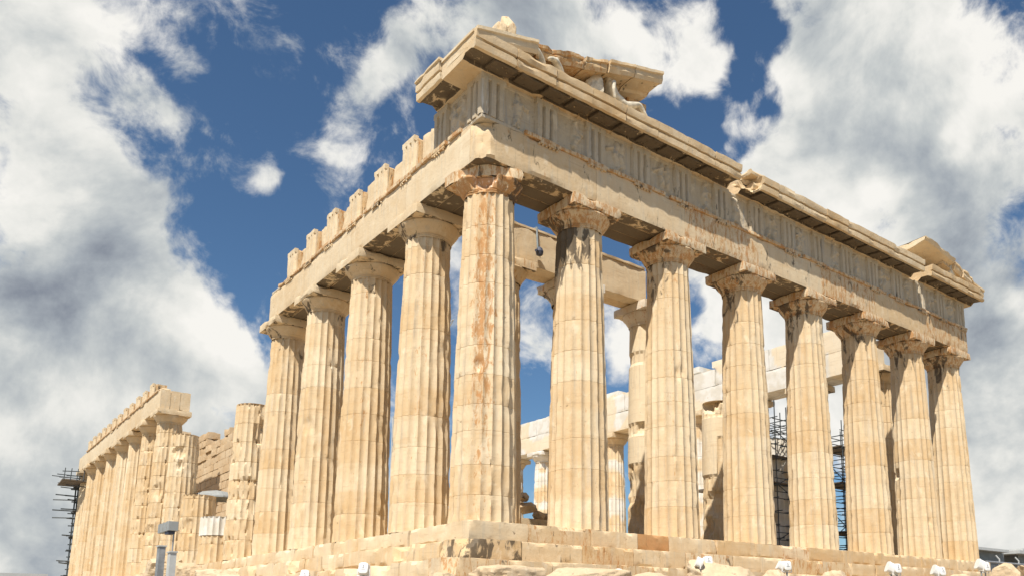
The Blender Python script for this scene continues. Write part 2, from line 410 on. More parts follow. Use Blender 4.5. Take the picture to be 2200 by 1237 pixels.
def marble(name, warm=(0.58, 0.405, 0.215), cream=(0.71, 0.595, 0.42), grey=(0.47, 0.43, 0.35), bump=0.5, streak=1.0):
    m, nt, b = node_mat(name); g = G(nt)
    at = g.n('ShaderNodeAttribute'); at.attribute_name = 'wear'
    sep = g.n('ShaderNodeSeparateColor'); g.L(at.outputs['Color'], sep.inputs[0])
    tone, soot, rust, new = sep.outputs[0], sep.outputs[1], sep.outputs[2], at.outputs['Alpha']
    p = g.pos()
    big = g.noise(p, 0.55, 4, 0.6)
    mid = g.noise(p, 2.3, 8, 0.65, 0.4)
    fin = g.noise(p, 11.0, 8, 0.7)
    st = g.noise(g.pos((3.4, 3.4, 0.28)), 1.6, 7, 0.62, 0.3)
    hz = g.noise(g.pos((0.5, 0.5, 5.0)), 1.3, 5, 0.6, 0.6)
    f = g.math('ADD', g.math('MULTIPLY', tone, 0.9), g.math('MULTIPLY', g.math('SUBTRACT', big, 0.5), 1.1))
    f = g.math('ADD', f, g.math('MULTIPLY', g.math('SUBTRACT', mid, 0.5), 0.9))
    base = g.mix(g.math('ADD', f, 0.0, True), warm, cream)
    base = g.mix(g.math('MULTIPLY', g.rng(st, 0.52, 0.70), 0.45 * streak), base, grey)
    base = g.mix(g.math('MULTIPLY', g.rng(hz, 0.55, 0.75), 0.28), base, (warm[0] * 0.85, warm[1] * 0.78, warm[2] * 0.68))
    hz2 = g.noise(g.pos((0.9, 0.9, 16.0), (4, 1, 0)), 1.0, 4, 0.55, 0.4)
    base = g.mix(g.math('MULTIPLY', g.rng(hz2, 0.60, 0.70), 0.30), base, (0.42, 0.30, 0.18))
    st2 = g.noise(g.pos((11.0, 11.0, 0.5), (4, 1, 6)), 1.0, 6, 0.62, 0.2)
    base = g.mix(g.math('MULTIPLY', g.rng(st2, 0.58, 0.72), 0.35 * streak), base, (0.36, 0.29, 0.20))
    # darker grain and pits
    base = g.mix(g.math('MULTIPLY', g.rng(fin, 0.56, 0.76), 0.35), base, (0.30, 0.215, 0.13))
    pits = g.noise(p, 7.0, 3, 0.5, 1.5)
    base = g.mix(g.math('MULTIPLY', g.rng(pits, 0.70, 0.78), 0.6), base, (0.16, 0.11, 0.07))
    lite = g.noise(g.pos((1, 1, 0.6), (5, 3, 1)), 3.0, 7, 0.6, 0.5)
    base = g.mix(g.math('MULTIPLY', g.rng(lite, 0.56, 0.70), 0.40), base, (0.80, 0.70, 0.53))
    # new white marble
    nw = g.mix(g.rng(g.noise(p, 1.2, 4), 0.4, 0.6), (0.72, 0.70, 0.65), (0.63, 0.59, 0.51))
    base = g.mix(new, base, nw)
    # rust coloured patina
    rn = g.noise(g.pos((3.2, 3.2, 0.9), (9, 9, 9)), 2.4, 10, 0.78, 0.5)
    rf = g.rng(g.math('ADD', rn, g.math('MULTIPLY', rust, 0.5)), 0.72, 0.80)
    rcol = g.mix(g.noise(p, 4.0, 4), (0.50, 0.20, 0.055), (0.42, 0.25, 0.10))
    base = g.mix(g.math('MULTIPLY', rf, 0.85), base, rcol)
    # black crust, and the column neck shade put into the colour
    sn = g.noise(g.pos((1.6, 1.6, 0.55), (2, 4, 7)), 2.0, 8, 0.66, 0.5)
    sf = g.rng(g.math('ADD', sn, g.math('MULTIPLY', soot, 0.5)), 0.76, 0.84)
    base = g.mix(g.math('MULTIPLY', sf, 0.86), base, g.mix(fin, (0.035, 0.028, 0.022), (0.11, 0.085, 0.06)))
    g.L(base, b.inputs['Base Color'])
    b.inputs['Roughness'].default_value = 0.78
    b.inputs['Specular IOR Level'].default_value = 0.25
    h = g.math('ADD', g.math('MULTIPLY', mid, 0.6), g.math('MULTIPLY', fin, 0.35))
    h = g.math('ADD', h, g.math('MULTIPLY', g.rng(pits, 0.68, 0.8), -0.7))
    h = g.math('ADD', h, g.math('MULTIPLY', g.noise(p, 34.0, 4, 0.6), 0.12))
    bp = g.n('ShaderNodeBump'); bp.inputs['Strength'].default_value = bump; bp.inputs['Distance'].default_value = 0.06
    g.L(h, bp.inputs['Height']); g.L(bp.outputs[0], b.inputs['Normal'])
    return m

def plain(name, col, rough=0.6, metal=0.0, var=0.25, scale=6.0, bump=0.15):
    m, nt, b = node_mat(name); g = G(nt)
    n = g.noise(g.pos(), scale, 6, 0.6)
    base = g.mix(g.rng(n, 0.35, 0.68), tuple(c * (1 - var) for c in col), tuple(min(1, c * (1 + var * 0.5)) for c in col))
    g.L(base, b.inputs['Base Color']); b.inputs['Roughness'].default_value = rough; b.inputs['Metallic'].default_value = metal
    bp = g.n('ShaderNodeBump'); bp.inputs['Strength'].default_value = bump; bp.inputs['Distance'].default_value = 0.02
    g.L(n, bp.inputs['Height']); g.L(bp.outputs[0], b.inputs['Normal'])
    return m

MB = marble("weathered marble")
MBR = marble("broken limestone", (0.55, 0.40, 0.24), (0.66, 0.54, 0.38), (0.42, 0.38, 0.31), bump=0.9, streak=0.6)
MFZ = marble("shaded frieze marble", (0.50, 0.41, 0.28), (0.60, 0.53, 0.42), (0.37, 0.36, 0.34), bump=0.9, streak=1.6)  # darker, greyer copy of the marble: cornice shade put into the colour

def empty(name, loc, label=None, cat=None, group=None, rz=0.0, parent=None):
    o = bpy.data.objects.new(name, None); COL.objects.link(o); o.location = loc; o.rotation_euler = (0, 0, rz)
    o.empty_display_size = 0.3
    if label: tag(o, label, cat, group)
    if parent: o.parent = parent
    return o
def tag(o, label=None, cat=None, group=None, kind=None):
    if label: o['label'] = label
    if cat: o['category'] = cat
    if group: o['group'] = group
    if kind: o['kind'] = kind
    return o

# ------------------------------------------------------------------ the temple
FX = 0.9357
XC = [x * FX for x in (0, 3.68, 7.98, 12.27, 16.57, 20.87, 25.16, 28.84)]
YC = [0, 3.69] + [3.69 + 4.291 * i for i in range(1, 15)]; YC.append(YC[-1] + 3.69)
XE = XC[-1]; YE = YC[-1]
ZA, ZT, ZF, ZG = 10.43, 11.78, 13.08, 13.68       # architrave bottom, architrave top, frieze top, cornice top
temple = empty("temple", (0, 0, 0), "ruined honey coloured marble temple with fluted columns filling the picture", "temple")

RT, RB = 0.745, 0.9525
def shaft_radius(z, H=9.55, r0=RB, r1=RT):
    t = np.clip(z / H, 0, 1)
    return r0 + (r1 - r0) * t + 0.018 * np.sin(PI * t)

def shaft(m, x, y, z0, z1, seed, zbase=0.0, dz=0.13, fs=7, dmg=1.0, soot=0.0, rust=0.0, new=0.0, sdir=(-1, 0.2), drums=None, rscale=1.0,
          H=9.55, joint=0.011, jchip=0.15, skipj=0.2, topcap=True, plainbands=(), bites=(), rdir=(-0.55, -0.83), twist=0.0, dzs=1.0):
    rnd = random.Random(seed)
    if drums is None:
        drums = []; z = 0
        while z < H - 0.5:
            z += rnd.uniform(0.82, 1.02); drums.append(z)
    rows = set(np.round(np.arange(z0, z1 + 1e-6, dz), 4).tolist()) | {z0, z1}
    js = [d for d in drums if z0 + 0.08 < d < z1 - 0.08 and rnd.random() > skipj]
    rows = {r for r in rows if all(abs(r - d) > 0.05 for d in js)}
    for d in js: rows |= {round(d - 0.011, 4), round(d, 4), round(d + 0.011, 4)}
    Z = np.array(sorted(rows)); nz = len(Z)
    tt = np.linspace(-1, 1, fs)
    P = []; 
    ang0 = rnd.uniform(0, 0.05)
    jj = np.zeros(nz)
    for d in js: jj = np.maximum(jj, (np.abs(Z - d) < 0.004).astype(float))
    dtone = [rnd.uniform(0.28, 0.8) for _ in range(len(drums) + 2)]
    di = np.searchsorted(np.array(drums), Z - 1e-6)
    for k in range(20):
        th = ang0 + 2 * PI * (k + (tt + 1) / 2) / 20
        T_ = np.repeat(th, nz); t_ = np.repeat(tt, nz); zz = np.tile(Z, fs); J = np.tile(jj, fs)
        Rr = shaft_radius(zz, H) * rscale
        dep = 0.082 * (Rr / RB)
        P0 = np.stack([x + Rr * np.cos(T_), y + Rr * np.sin(T_), zz + zbase], -1)
        low = fbm(P0 * np.array([1.1, 1.1, 0.8]) + seed * 5.3, 3, seed)
        hi = fbm(P0 * np.array([4.2, 4.2, 3.0]) + seed, 3, seed + 3)
        ero = sstep(0.62, 0.72, low) * dmg                       # worn patches where the flutes fade
        arris = np.abs(t_) ** 3
        fl = dep * (1 - t_ ** 2)
        r = Rr - fl * (1 - 0.55 * np.clip(ero, 0, 1)) - 0.035 * np.clip(ero, 0, 1.2) * (0.4 + hi)
        r -= arris * np.clip(hi - 0.50, 0, 1) * 0.24 * dmg                  # chipped arrises
        r -= J * joint
        # chips beside the joints
        nj = np.min(np.abs(zz[:, None] - np.array(js or [-99])[None, :]), 1)
        r -= sstep(0.13, 0.0, nj) * np.clip(hi - 0.55, 0, 1) * jchip * dmg * (0.3 + arris)
        for bz, ba, bs, bd in bites:
            da = np.abs((T_ - ba + PI) % (2 * PI) - PI) * Rr
            rr = np.sqrt(da ** 2 + (zz - bz) ** 2) / (bs * (0.6 + 0.8 * hi))
            r -= bd * (1 - sstep(0.55, 1.0, rr))
        # unfluted smooth infill
        sm = np.zeros_like(zz)
        for b0, b1, a0, a1 in plainbands:
            aa_ = (T_ - a0) % (2 * PI)
            sm = np.maximum(sm, ((zz > b0) & (zz < b1) & (aa_ < (a1 - a0))).astype(float))
        r = r * (1 - sm) + (Rr + 0.005) * sm
        r += (hi - 0.5) * 0.006
        px = x + r * np.cos(T_); py = y + r * np.sin(T_)
        A = np.zeros((len(zz), 4))
        A[:, 0] = np.array(dtone)[np.minimum(np.tile(di, fs), len(dtone) - 1)]
        # flute strips vary a little
        A[:, 0] += rnd.uniform(-0.2, 0.2)
        A[:, 0] = np.where(sm > 0, 0.95, A[:, 0])
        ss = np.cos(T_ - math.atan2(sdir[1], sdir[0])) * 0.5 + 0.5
        A[:, 1] = soot * sstep(6.3, 9.3, zz) * (0.25 + 0.75 * ss)  # neck crust, with shade from the beam above painted on the sdir side
        rs = np.clip(np.cos(T_ - math.atan2(rdir[1], rdir[0])), 0, 1) ** 12
        A[:, 2] = rust * (0.35 + 0.65 * rs * (0.6 + 0.4 * sstep(0, 6, zz))) if rust <= 0.6 else 0.42 * rs ** 0.5 * (0.6 + 0.4 * sstep(1.0, 5, zz)) + 0.14
        nb = sstep(0.5, 0.56, fbm(P0 * np.array([0.9, 0.9, 1.0]) + 40 + seed, 2, seed + 9) + new - 0.5) if new > 0 else 0
        A[:, 3] = nb
        m.add(np.stack([px, py, zz + zbase], -1), gridq(fs, nz, flip=False), a=A)
    if topcap:
        n = 40; t = np.arange(n) * 2 * PI / n
        r1 = float(shaft_radius(np.array([z1]), H)[0]) * rscale
        rings = [0.97, 0.6, 0.02]
        V = np.concatenate([np.stack([x + r1 * q * np.cos(t), y + r1 * q * np.sin(t), np.full(n, z1 + zbase - 0.01)], -1) for q in rings])
        V[:, 2] += (fbm(V * 2.5, 3, seed) - 0.5) * 0.08 * (np.concatenate([np.zeros(n), np.ones(2 * n)]))
        q = [(j * n + i, j * n + (i + 1) % n, (j + 1) * n + (i + 1) % n, (j + 1) * n + i) for j in range(2) for i in range(n)]
        m.add(V, q, a=(0.5, 0, 0, new))

def capital(m, x, y, zbase=0.0, seed=1, soot=0.5, rust=0.35, new=0.0, broken=False, top=ZA, half=1.02, k=44):
    zb = top - 0.86
    prof = [(RT + 0.0, zb - 0.02), (RT + 0.012, zb), (RT + 0.012, zb + 0.03), (RT - 0.01, zb + 0.035), (RT + 0.02, zb + 0.06), (RT + 0.02, zb + 0.08),
            (RT + 0.0, zb + 0.085), (RT + 0.035, zb + 0.12), (RT + 0.09, zb + 0.20), (RT + 0.155, zb + 0.29), (RT + 0.21, zb + 0.37), (RT + 0.245, zb + 0.43), (RT + 0.255, zb + 0.475), (RT + 0.235, zb + 0.508), (0.3, zb + 0.508)]
    dl = None
    if broken:
        dl = [((x - 0.68, y - 0.68, top - 0.42), 0.50, (0.26, 0.26, 0.0)), ((x - 0.1, y - 0.95, top - 0.5), 0.3, (0.02, 0.10, 0))]
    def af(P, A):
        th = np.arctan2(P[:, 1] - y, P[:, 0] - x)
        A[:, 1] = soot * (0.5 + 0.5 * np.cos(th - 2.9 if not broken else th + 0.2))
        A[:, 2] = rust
        if broken:
            d = np.linalg.norm(P - np.array([x - 0.62, y - 0.62, top - 0.45]), axis=1)
            A[:, 3] = (1 - sstep(0.3, 0.42, d)) * 0.75; A[:, 1] *= sstep(0.3, 0.5, d); A[:, 2] = 0.62
        elif new: A[:, 3] = new
        return A
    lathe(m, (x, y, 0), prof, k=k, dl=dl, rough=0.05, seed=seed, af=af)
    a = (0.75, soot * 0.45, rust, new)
    if not broken:
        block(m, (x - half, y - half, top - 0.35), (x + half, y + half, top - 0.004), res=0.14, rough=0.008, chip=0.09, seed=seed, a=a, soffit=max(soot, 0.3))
    else:
        pts = [(x + half, y - half), (x + half, y + half), (x - half, y + half), (x - half, y - 0.12), (x - 0.72, y - 0.34), (x - 0.34, y - 0.70), (x - 0.1, y - half)]
        pts = [(x + 0.55, y - half), (x + 0.62, y + half), (x - half, y + half), (x - half, y + 0.45), (x - 0.80, y + 0.05), (x - 0.6, y - 0.42), (x - 0.42, y - 0.62), (x + 0.05, y - 0.82), (x + 0.42, y - half)]
        extr(m, pts, top - 0.35, top - 0.004, axis=2, rough=0.02, chip=0.10, seed=seed, a=(0.7, 0.4, 0.5, 0))

ncol = [0]
def column(x, y, seed, label=None, cap=True, H=9.57, zbase=0.0, top=None, parent=None, **kw):
    m = M()
    capk = {k: kw.pop(k) for k in list(kw) if k in ('broken', 'capsoot', 'caprust', 'capnew', 'half')}
    full = zbase + 9.57
    shaft(m, x, y, 0.0, H, seed, zbase=zbase, topcap=not cap, **kw)
    o = m.build("column", MB, parent or temple, (x, y, zbase))
    if label: o['label'] = label
    if cap:
        c = M()
        capital(c, x, y, seed=seed, top=(top if top else ZA), soot=capk.get('capsoot', 0.55), rust=capk.get('caprust', 0.35), new=capk.get('capnew', 0.0), broken=capk.get('broken', False), half=capk.get('half', 1.02))
        c.build("capital", MB, o, (x, y, zbase + 9.57))
    return o

# facade
column(0, 0, 11, "corner column streaked with rust orange and white, its capital broken", rust=1.0, soot=0.2, dmg=0.7, broken=True, capsoot=0.8, dz=0.10, fs=8,
       drums=[0.72, 1.55, 2.5, 3.25, 4.1, 4.95, 5.9, 6.8, 7.65, 8.55], bites=[(4.35, -2.35, 0.22, 0.07)], new=0.0, rdir=(-0.62, -0.78))
neck_dark = [0, 0.85, 0.6, 0.55, 0.55, 0.5, 0.5, 0.5]; rus = [0, 0.3, 0.35, 0.15, 0.1, 0.1, 0.1, 0.2]
for i in range(1, 8):
    column(XC[i] + (0.0 if i < 4 else -0.10 if i < 7 else -0.05), 0, 20 + i, soot=neck_dark[i], rust=rus[i], dmg=0.55, dz=0.12, capsoot=0.62 if i < 5 else 0.55, caprust=0.5,
           rscale=1.0, half=0.98, bites=[(5.6, -1.9, 0.25, 0.06)] if i == 2 else [(3.9, 2.45, .28, .14), (1.6, -2.0, .16, .05)] if i == 6 else ())
# south flank
for i in range(1, 5):
    column(0, YC[i], 40 + i, soot=0.45, rust=0.38 if i in (1, 2) else 0.25, dmg=0.8, dz=0.12, sdir=(0.6, -0.8), capsoot=0.55, caprust=0.2,
           bites=[(4.8, -2.6, 0.35, 0.07)] if i == 3 else ())
def stump(i, H, seed, label, **kw):
    return column(0, YC[i], seed, label, cap=False, H=H, dz=0.14, joint=0.03, jchip=0.4, skipj=0.0, **kw)
stump(5, 7.45, 61, "tall broken column stump of rough drums without a capital", dmg=1.9, bites=[(6.0, -1.2, 0.7, 0.12), (3.0, -1.9, 0.9, 0.07)])
s6 = stump(6, 1.42, 62, "low column stump carrying one new white drum", dmg=1.0)
wm = M(); shaft(wm, 0, YC[6], 1.45, 2.40, 63, dmg=0.0, drums=[20], new=0.9, dz=0.2)
wm.A = [np.tile(np.array([[0.9, 0, 0, 1.0]]), (len(a), 1)) for a in wm.A]
d = wm.build("drum", MB, s6, (0, YC[6], 1.45)); d['label'] = "new white marble drum"
stump(7, 4.0, 64, "short column stump of three worn drums", dmg=1.8, bites=[(2.2, -2.4, 0.5, 0.1)])
stump(8, 8.15, 65, "tall column stump of many drums with a deep gash", dmg=1.5, bites=[(7.0, -2.2, 0.45, 0.16), (6.2, -2.0, 0.3, 0.12)])
for i in range(9, 17):
    column(0, YC[i], 70 + i, dmg=1.6 if i in (9, 10) else 0.8, dz=0.18, fs=5, soot=0.15, rust=0.05, capsoot=0.25, caprust=0.1, sdir=(0.6, -0.8), joint=0.04 if i in (9, 10) else 0.01, jchip=0.4 if i in (9, 10) else 0.1, skipj=0.0 if i in (9, 10) else 0.4,
           bites=[(5.2, -2.3, 0.5, 0.14), (2.6, -2.6, 0.5, 0.12)] if i == 9 else ())
# north flank, restored with new marble
for i in range(1, 10):
    column(XE, YC[i], 100 + i, "north colonnade column patched with new white marble" if i in (6, 8) else None, dmg=0.8, dz=0.2, fs=5, soot=0.0 if i > 2 else 0.6, new=0.0 if i < 3 else 0.5, rust=0.0, capsoot=0.1 if i > 2 else 0.7, caprust=0.1, capnew=0.0 if i < 6 else (1.0 if i == 8 else 0.0), joint=0.03, skipj=0)
# inner porch
PY = 4.6; PZ = 0.55; PT = 10.22
pcol = [3.45, 6.72, 10.78, 15.15]
column(pcol[0], PY, 121, "inner porch column under the cream beam", zbase=PZ, top=PT, H=9.57 - 0.76, dmg=0.8, dz=0.16, fs=6, soot=0.2, half=0.95, rscale=0.93)
column(pcol[1], PY, 122, None, zbase=PZ, top=PT, H=9.57 - 0.76, dmg=0.8, dz=0.2, fs=5, half=0.97, rscale=0.9, capnew=0.9)
column(pcol[2], PY, 123, "inner porch column with smooth new stone let into its broken side", zbase=PZ, top=PT, H=9.57 - 0.76, dmg=1.3, dz=0.12, half=0.97, rscale=0.9, capnew=0.55, capsoot=0,
       plainbands=[(4.6, 7.2, 2.0, 4.7), (2.9, 4.2, 2.0, 3.9), (7.6, 8.9, 1.8, 5.0)], bites=[(2.0, 2.9, 0.8, 0.14), (0.9, 3.4, 0.6, 0.16), (4.4, 3.6, 0.3, 0.12)])
column(pcol[3], PY, 124, "broken inner porch column patched with smooth new stone, no capital", cap=False, zbase=PZ, H=6.3, dmg=1.5, dz=0.12, rscale=0.84,
       plainbands=[(4.6, 5.6, 2.0, 6.0), (2.9, 4.6, 2.4, 3.75)], bites=[(1.7, 3.6, 0.7, 0.2), (0.8, 3.0, 0.5, 0.15), (2.5, 4.2, 0.3, 0.1), (6.5, 3.4, 0.8, 0.35)])

# ---------------- steps
steps = []
rnd = random.Random(5)
def step_blocks(k, zt, zb, off, depth):
    m = M(); sd = 200 + k * 37
    # facade
    x = -off; xe = XE + off; j = 0
    while x < xe - 0.3:
        L_ = min(rnd.uniform(1.2, 2.3), xe - x)
        if xe - x - L_ < 0.7: L_ = xe - x
        y0 = -off + rnd.uniform(-0.012, 0.02); dz_ = rnd.uniform(-0.02, 0.0)
        ru = 0.42 if rnd.random() < 0.15 else rnd.uniform(0.05, 0.25)
        if 4.2 < x < 6.0 and k == 0: ru = 0.85
        so = 0.25
        dl = None
        chop = None
        if k == 1 and j == 0: chop = [((-1, -0.8, 0.9), 1.28), ((-1, -0.2, 0.2), 1.62)]
        if k == 0 and j == 0: chop = [((-1, -1, 0.5), 1.29)]
        if k == 2 and j == 0: chop = [((-1, -1, 0.3), 2.9)]
        tone = rnd.uniform(0.1, 0.75)
        if k == 1 and j in (0, 1): so = 0.62 if j == 0 else 0.45
        block(m, (x + 0.011, y0, zb + 0.003), (x + L_ - 0.011, y0 + depth, zt + dz_), res=0.11, chip=0.09 if rnd.random() < 0.8 else 0.2, rough=0.012, seed=sd + j, a=(tone, so, ru, 0), dl=dl, run=0 if rnd.random() < 0.8 else None, chop=chop, cf=3.0)
        x += L_; j += 1
    y = -off + depth + 0.02; ye = YE + off
    while y < ye - 0.3:
        L_ = min(rnd.uniform(1.3, 2.4), ye - y)
        if ye - y - L_ < 0.7: L_ = ye - y
        x0 = -off + rnd.uniform(-0.02, 0.05); dz_ = rnd.uniform(-0.04, 0.0)
        ru = 0.42 if rnd.random() < 0.15 else rnd.uniform(0.0, 0.22)
        far = y > 22
        dl = None
        if k > 0 and rnd.random() < 0.25: dl = [((x0, y + rnd.uniform(0, L_), zt), 0.6, (0.15, 0, -0.15))]
        block(m, (x0, y + 0.016, zb + 0.003), (x0 + depth, y + L_ - 0.016, zt + dz_), res=0.13 if not far else 0.3, chip=0.16, rough=0.028, seed=sd + j, a=(rnd.uniform(0.3, 1.0), 0.15, ru, 0), dl=dl, run=1 if rnd.random() < 0.7 else None, cf=2.6)
        y += L_; j += 1
    o = m.build("step", MB, temple, (0, 0, zb))
    return o
for k in range(3): step_blocks(k, -0.55 * k, -0.55 * (k + 1), 1.03 + 0.70 * k, 0.95)
m = M()
block(m, (-0.1, -0.1, -1.6), (XE + 0.1, YE + 0.1, -0.03), res=3.0, chip=0, rough=0, a=(0.5, 0, 0, 0))
block(m, (2.2, 3.3, -0.028), (XE - 2.2, YE - 3.3, 0.5), res=1.5, chip=0.05, rough=0.01, a=(0.4, 0, 0, 0))
m.build("pavement", MB, temple, (0, 0, -1.6))
m = M()
rnd = random.Random(9)
for lvl, (off, zt, zb) in enumerate(((2.86, -1.652, -2.25), (3.05, -2.252, -2.95), (3.15, -2.952, -3.9))):
    x = -off; j = 0
    while x < XE + off:
        L_ = rnd.uniform(0.9, 1.7); block(m, (x + 0.01, -off + rnd.uniform(-0.1, 0.1), zb), (x + L_ - 0.01, 0.2, zt - rnd.uniform(0, 0.05)), res=0.16, chip=0.25, rough=0.05, seed=300 + j + lvl * 50, a=(rnd.uniform(0.1, 0.8), 0.3, 0.1, 0), skip=((1, 1),)); x += L_; j += 1
    y = 0.25
    while y < YE:
        L_ = rnd.uniform(1.0, 2.0); block(m, (-off + rnd.uniform(-0.15, 0.15), y + 0.01, zb), (0.2, y + L_ - 0.01, zt - rnd.uniform(0, 0.08)), res=0.2 if y < 25 else 0.5, chip=0.25, rough=0.06, seed=400 + j + lvl * 50, a=(rnd.uniform(0.2, 1), 0.2, 0.1, 0), skip=((0, 1),)); y += L_; j += 1
m.build("foundation", MBR, temple, (0, 0, -3.9))

# ---------------- architrave
rnd = random.Random(21)
def beam_row(axis, cuts, face, z0, z1, sd, a0=(0.6, 0.15, 0.1, 0), beams=((0.0, 0.585), (0.60, 1.17), (1.185, 1.77)), soffit=0.85, chip=0.07, res=0.16, dls=None, sign=1, newf=None):
    m = M()
    for j in range(len(cuts) - 1):
        s0, s1 = cuts[j] + 0.006, cuts[j + 1] - 0.006
        for b, (p0, p1) in enumerate(beams):
            a = (min(1, max(0, a0[0] + rnd.uniform(-0.25, 0.25))), a0[1], a0[2] + (0.2 if rnd.random() < 0.2 else 0), newf(j) if newf else 0)
            pa, pb = (face + p0, face + p1) if sign > 0 else (face - p1, face - p0)
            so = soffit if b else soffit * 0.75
            if axis == 0: lo, hi = (s0, pa, z0 + 0.01 * b), (s1, pb, z1 - 0.004 * b)
            else: lo, hi = (pa, s0, z0 + 0.01 * b), (pb, s1, z1 - 0.004 * b)
            block(m, lo, hi, res=res if b == 0 else res * 1.6, chip=chip, rough=0.008, seed=sd + j * 5 + b, a=a, soffit=so, chop=dls if b == 0 and j == 0 else None, run=axis, cf=2.0, chopn=0.30)
    return m
cd = [((-1, -1, 0.25), 2.86), ((-0.8, -1, -1.2), -6.46)]
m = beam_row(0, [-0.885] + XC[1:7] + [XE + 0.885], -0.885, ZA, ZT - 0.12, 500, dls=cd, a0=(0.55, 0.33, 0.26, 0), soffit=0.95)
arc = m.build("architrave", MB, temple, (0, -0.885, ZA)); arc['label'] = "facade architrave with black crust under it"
m = beam_row(1, [-0.297, YC[1], YC[2], YC[3], 16.75], -0.885, ZA, ZT - 0.12, 540, a0=(0.85, 0.05, 0.0, 0), soffit=0.9)
m.build("architrave", MB, temple, (-0.885, 0, ZA))['label'] = "flank architrave in full sun"
m = beam_row(1, [YC[9] - 0.9, YC[10], YC[11], YC[12], YC[13], YC[14], YC[15], YE + 0.88], -0.885, ZA, ZT - 0.12, 580, a0=(0.8, 0.05, 0.0, 0), soffit=0.5, res=0.35)
block(m, (-0.80, YC[9] - 0.5, ZT - 0.11), (-0.2, YC[9] + 0.5, ZT + 0.1), res=0.12, chip=0.25, rough=0.04, seed=591, a=(0.7, 0.2, 0.2, 0))
m.build("architrave", MB, temple, (-0.885, YC[9], ZA))['label'] = "far flank architrave with a ruined end"

# taenia with regulae and guttae
def taenia(axis, s0, s1, face, trigs, sd, gaps=()):
    m = M()
    z0, z1 = ZT - 0.117, ZT - 0.003
    segs = []; cur = s0
    for g0, g1 in gaps: segs.append((cur, g0)); cur = g1
    segs.append((cur, s1))
    for j, (a_, b_) in enumerate(segs):
        prof = [(face - 0.075, z0), (face + 0.3, z0), (face + 0.3, z1), (face - 0.075, z1)]
        extr(m, prof, a_, b_, axis=axis, ds=0.13, dp=0.1, chip=0.05, rough=0.008, seed=sd + j, a=(0.6, 0.2, 0.5, 0), cf=2.6)
    r_ = random.Random(sd)
    for t in trigs:
        if r_.random() < 0.2 or any(g0 < t < g1 for g0, g1 in gaps): continue
        prof = [(face - 0.068, z0 - 0.085), (face + 0.02, z0 - 0.085), (face + 0.02, z0 - 0.002), (face - 0.068, z0 - 0.002)]
        extr(m, prof, t - 0.40 + 0.3 * r_.random() * (r_.random() < 0.5), t + 0.40, axis=axis, ds=0.15, dp=0.06, chip=0.02, rough=0.005, seed=sd + 7, a=(0.4, 0.5, 0.4, 0))
        for k in range(6):
            if r_.random() < 0.15: continue
            s = t - 0.34 + k * 0.136
            c = (s, face - 0.033, z0 - 0.085) if axis == 0 else (face - 0.033, s, z0 - 0.085)
            tube(m, (c[0], c[1], c[2] - 0.05), c, 0.036, 6, (0.5, 0.3, 0.3, 0), r2=0.027)
    return m
ftr = [-0.46]
cx = XC[1:7]
ftr += [(-0.46 + cx[0]) / 2, cx[0]]
for a_, b_ in zip(cx[:-1], cx[1:]): ftr += [(a_ + b_) / 2, b_]
ftr += [(cx[-1] + XE + 0.46) / 2, XE + 0.46]
taenia(0, 0.62, XE + 0.95, -0.885, ftr[1:], 600, gaps=((6.5, 6.75), (14.1, 14.3), (20.4, 20.7))).build("taenia", MB, temple, (0, -0.885, ZT))
stri = [1.55, YC[1], (YC[1] + YC[2]) / 2, YC[2], (YC[2] + YC[3]) / 2, YC[3], (YC[3] + YC[4]) / 2]
taenia(1, 0.2, 15.6, -0.885, stri, 620, gaps=((0.9, 1.05), (6.9, 7.1))).build("taenia", MB, temple, (-0.885, 0, ZT))
wtri = [YC[9] + 2.1455 * (k + 1) for k in range(0, 12)]
taenia(1, YC[9] - 0.2, YE - 3, -0.885, wtri, 640).build("taenia", MB, temple, (-0.885, YC[9], ZT))

# ---------------- frieze
frieze = M()
FZ = -0.745
block(frieze, (FZ + 0.02, FZ + 0.02, ZT), (XE + 0.78, 0.85, ZF - 0.003), res=0.5, chip=0.0, rough=0.0, a=(0.4, 0.2, 0.1, 0))
block(frieze, (FZ + 0.02, 0.86, ZT), (0.85, 2.0, ZF - 0.003), res=0.4, chip=0.05, rough=0.01, a=(0.4, 0.2, 0.1, 0))
block(frieze, (-0.868, -0.868, ZT + 0.002), (-0.62, -0.62, ZF - 0.004), res=0.1, chip=0.03, rough=0.004, seed=690, a=(0.9, 0, 0, 0.55))
block(frieze, (-0.862, -0.862, ZT - 0.125), (XE + 0.86, -0.32, ZT - 0.001), res=0.12, chip=0.06, rough=0.012, seed=691, a=(0.5, 0.3, 0.3, 0))
block(frieze, (-0.862, -0.318, ZT - 0.125), (-0.32, 16.7, ZT - 0.001), res=0.12, chip=0.06, rough=0.012, seed=692, a=(0.7, 0.1, 0.2, 0))
fro = frieze.build("frieze", MFZ, temple, (0, 0, ZT)); fro['label'] = "carved frieze band under the cornice"
def trig_depth(top, seed, worn=0.3):
    def f(u, z):
        a = np.abs(u)
        d = np.zeros_like(u)
        for c in (-0.14, 0.14):
            d = np.maximum(d, np.clip(0.15 - np.abs(u - c) * 2.3, 0, 0.13))
        d = np.maximum(d, np.clip((a - 0.365) * 2.0, 0, 0.10))
        d = d * (z < top)
        P = np.stack([u * 3 + seed, z * 2.2, np.full_like(u, seed * 3.3)], -1)
        n = fbm(P, 3, seed)
        return d + np.clip(n - 0.52, 0, 1) * worn * 0.5 + (fbm(P * 3, 2, seed + 1) - 0.5) * 0.015
    return f
US = sorted(set(np.round(np.concatenate([np.linspace(-0.42, 0.42, 29), [-0.205, -0.14, -0.075, 0.075, 0.14, 0.205, 0.365, -0.365]]), 4).tolist()))
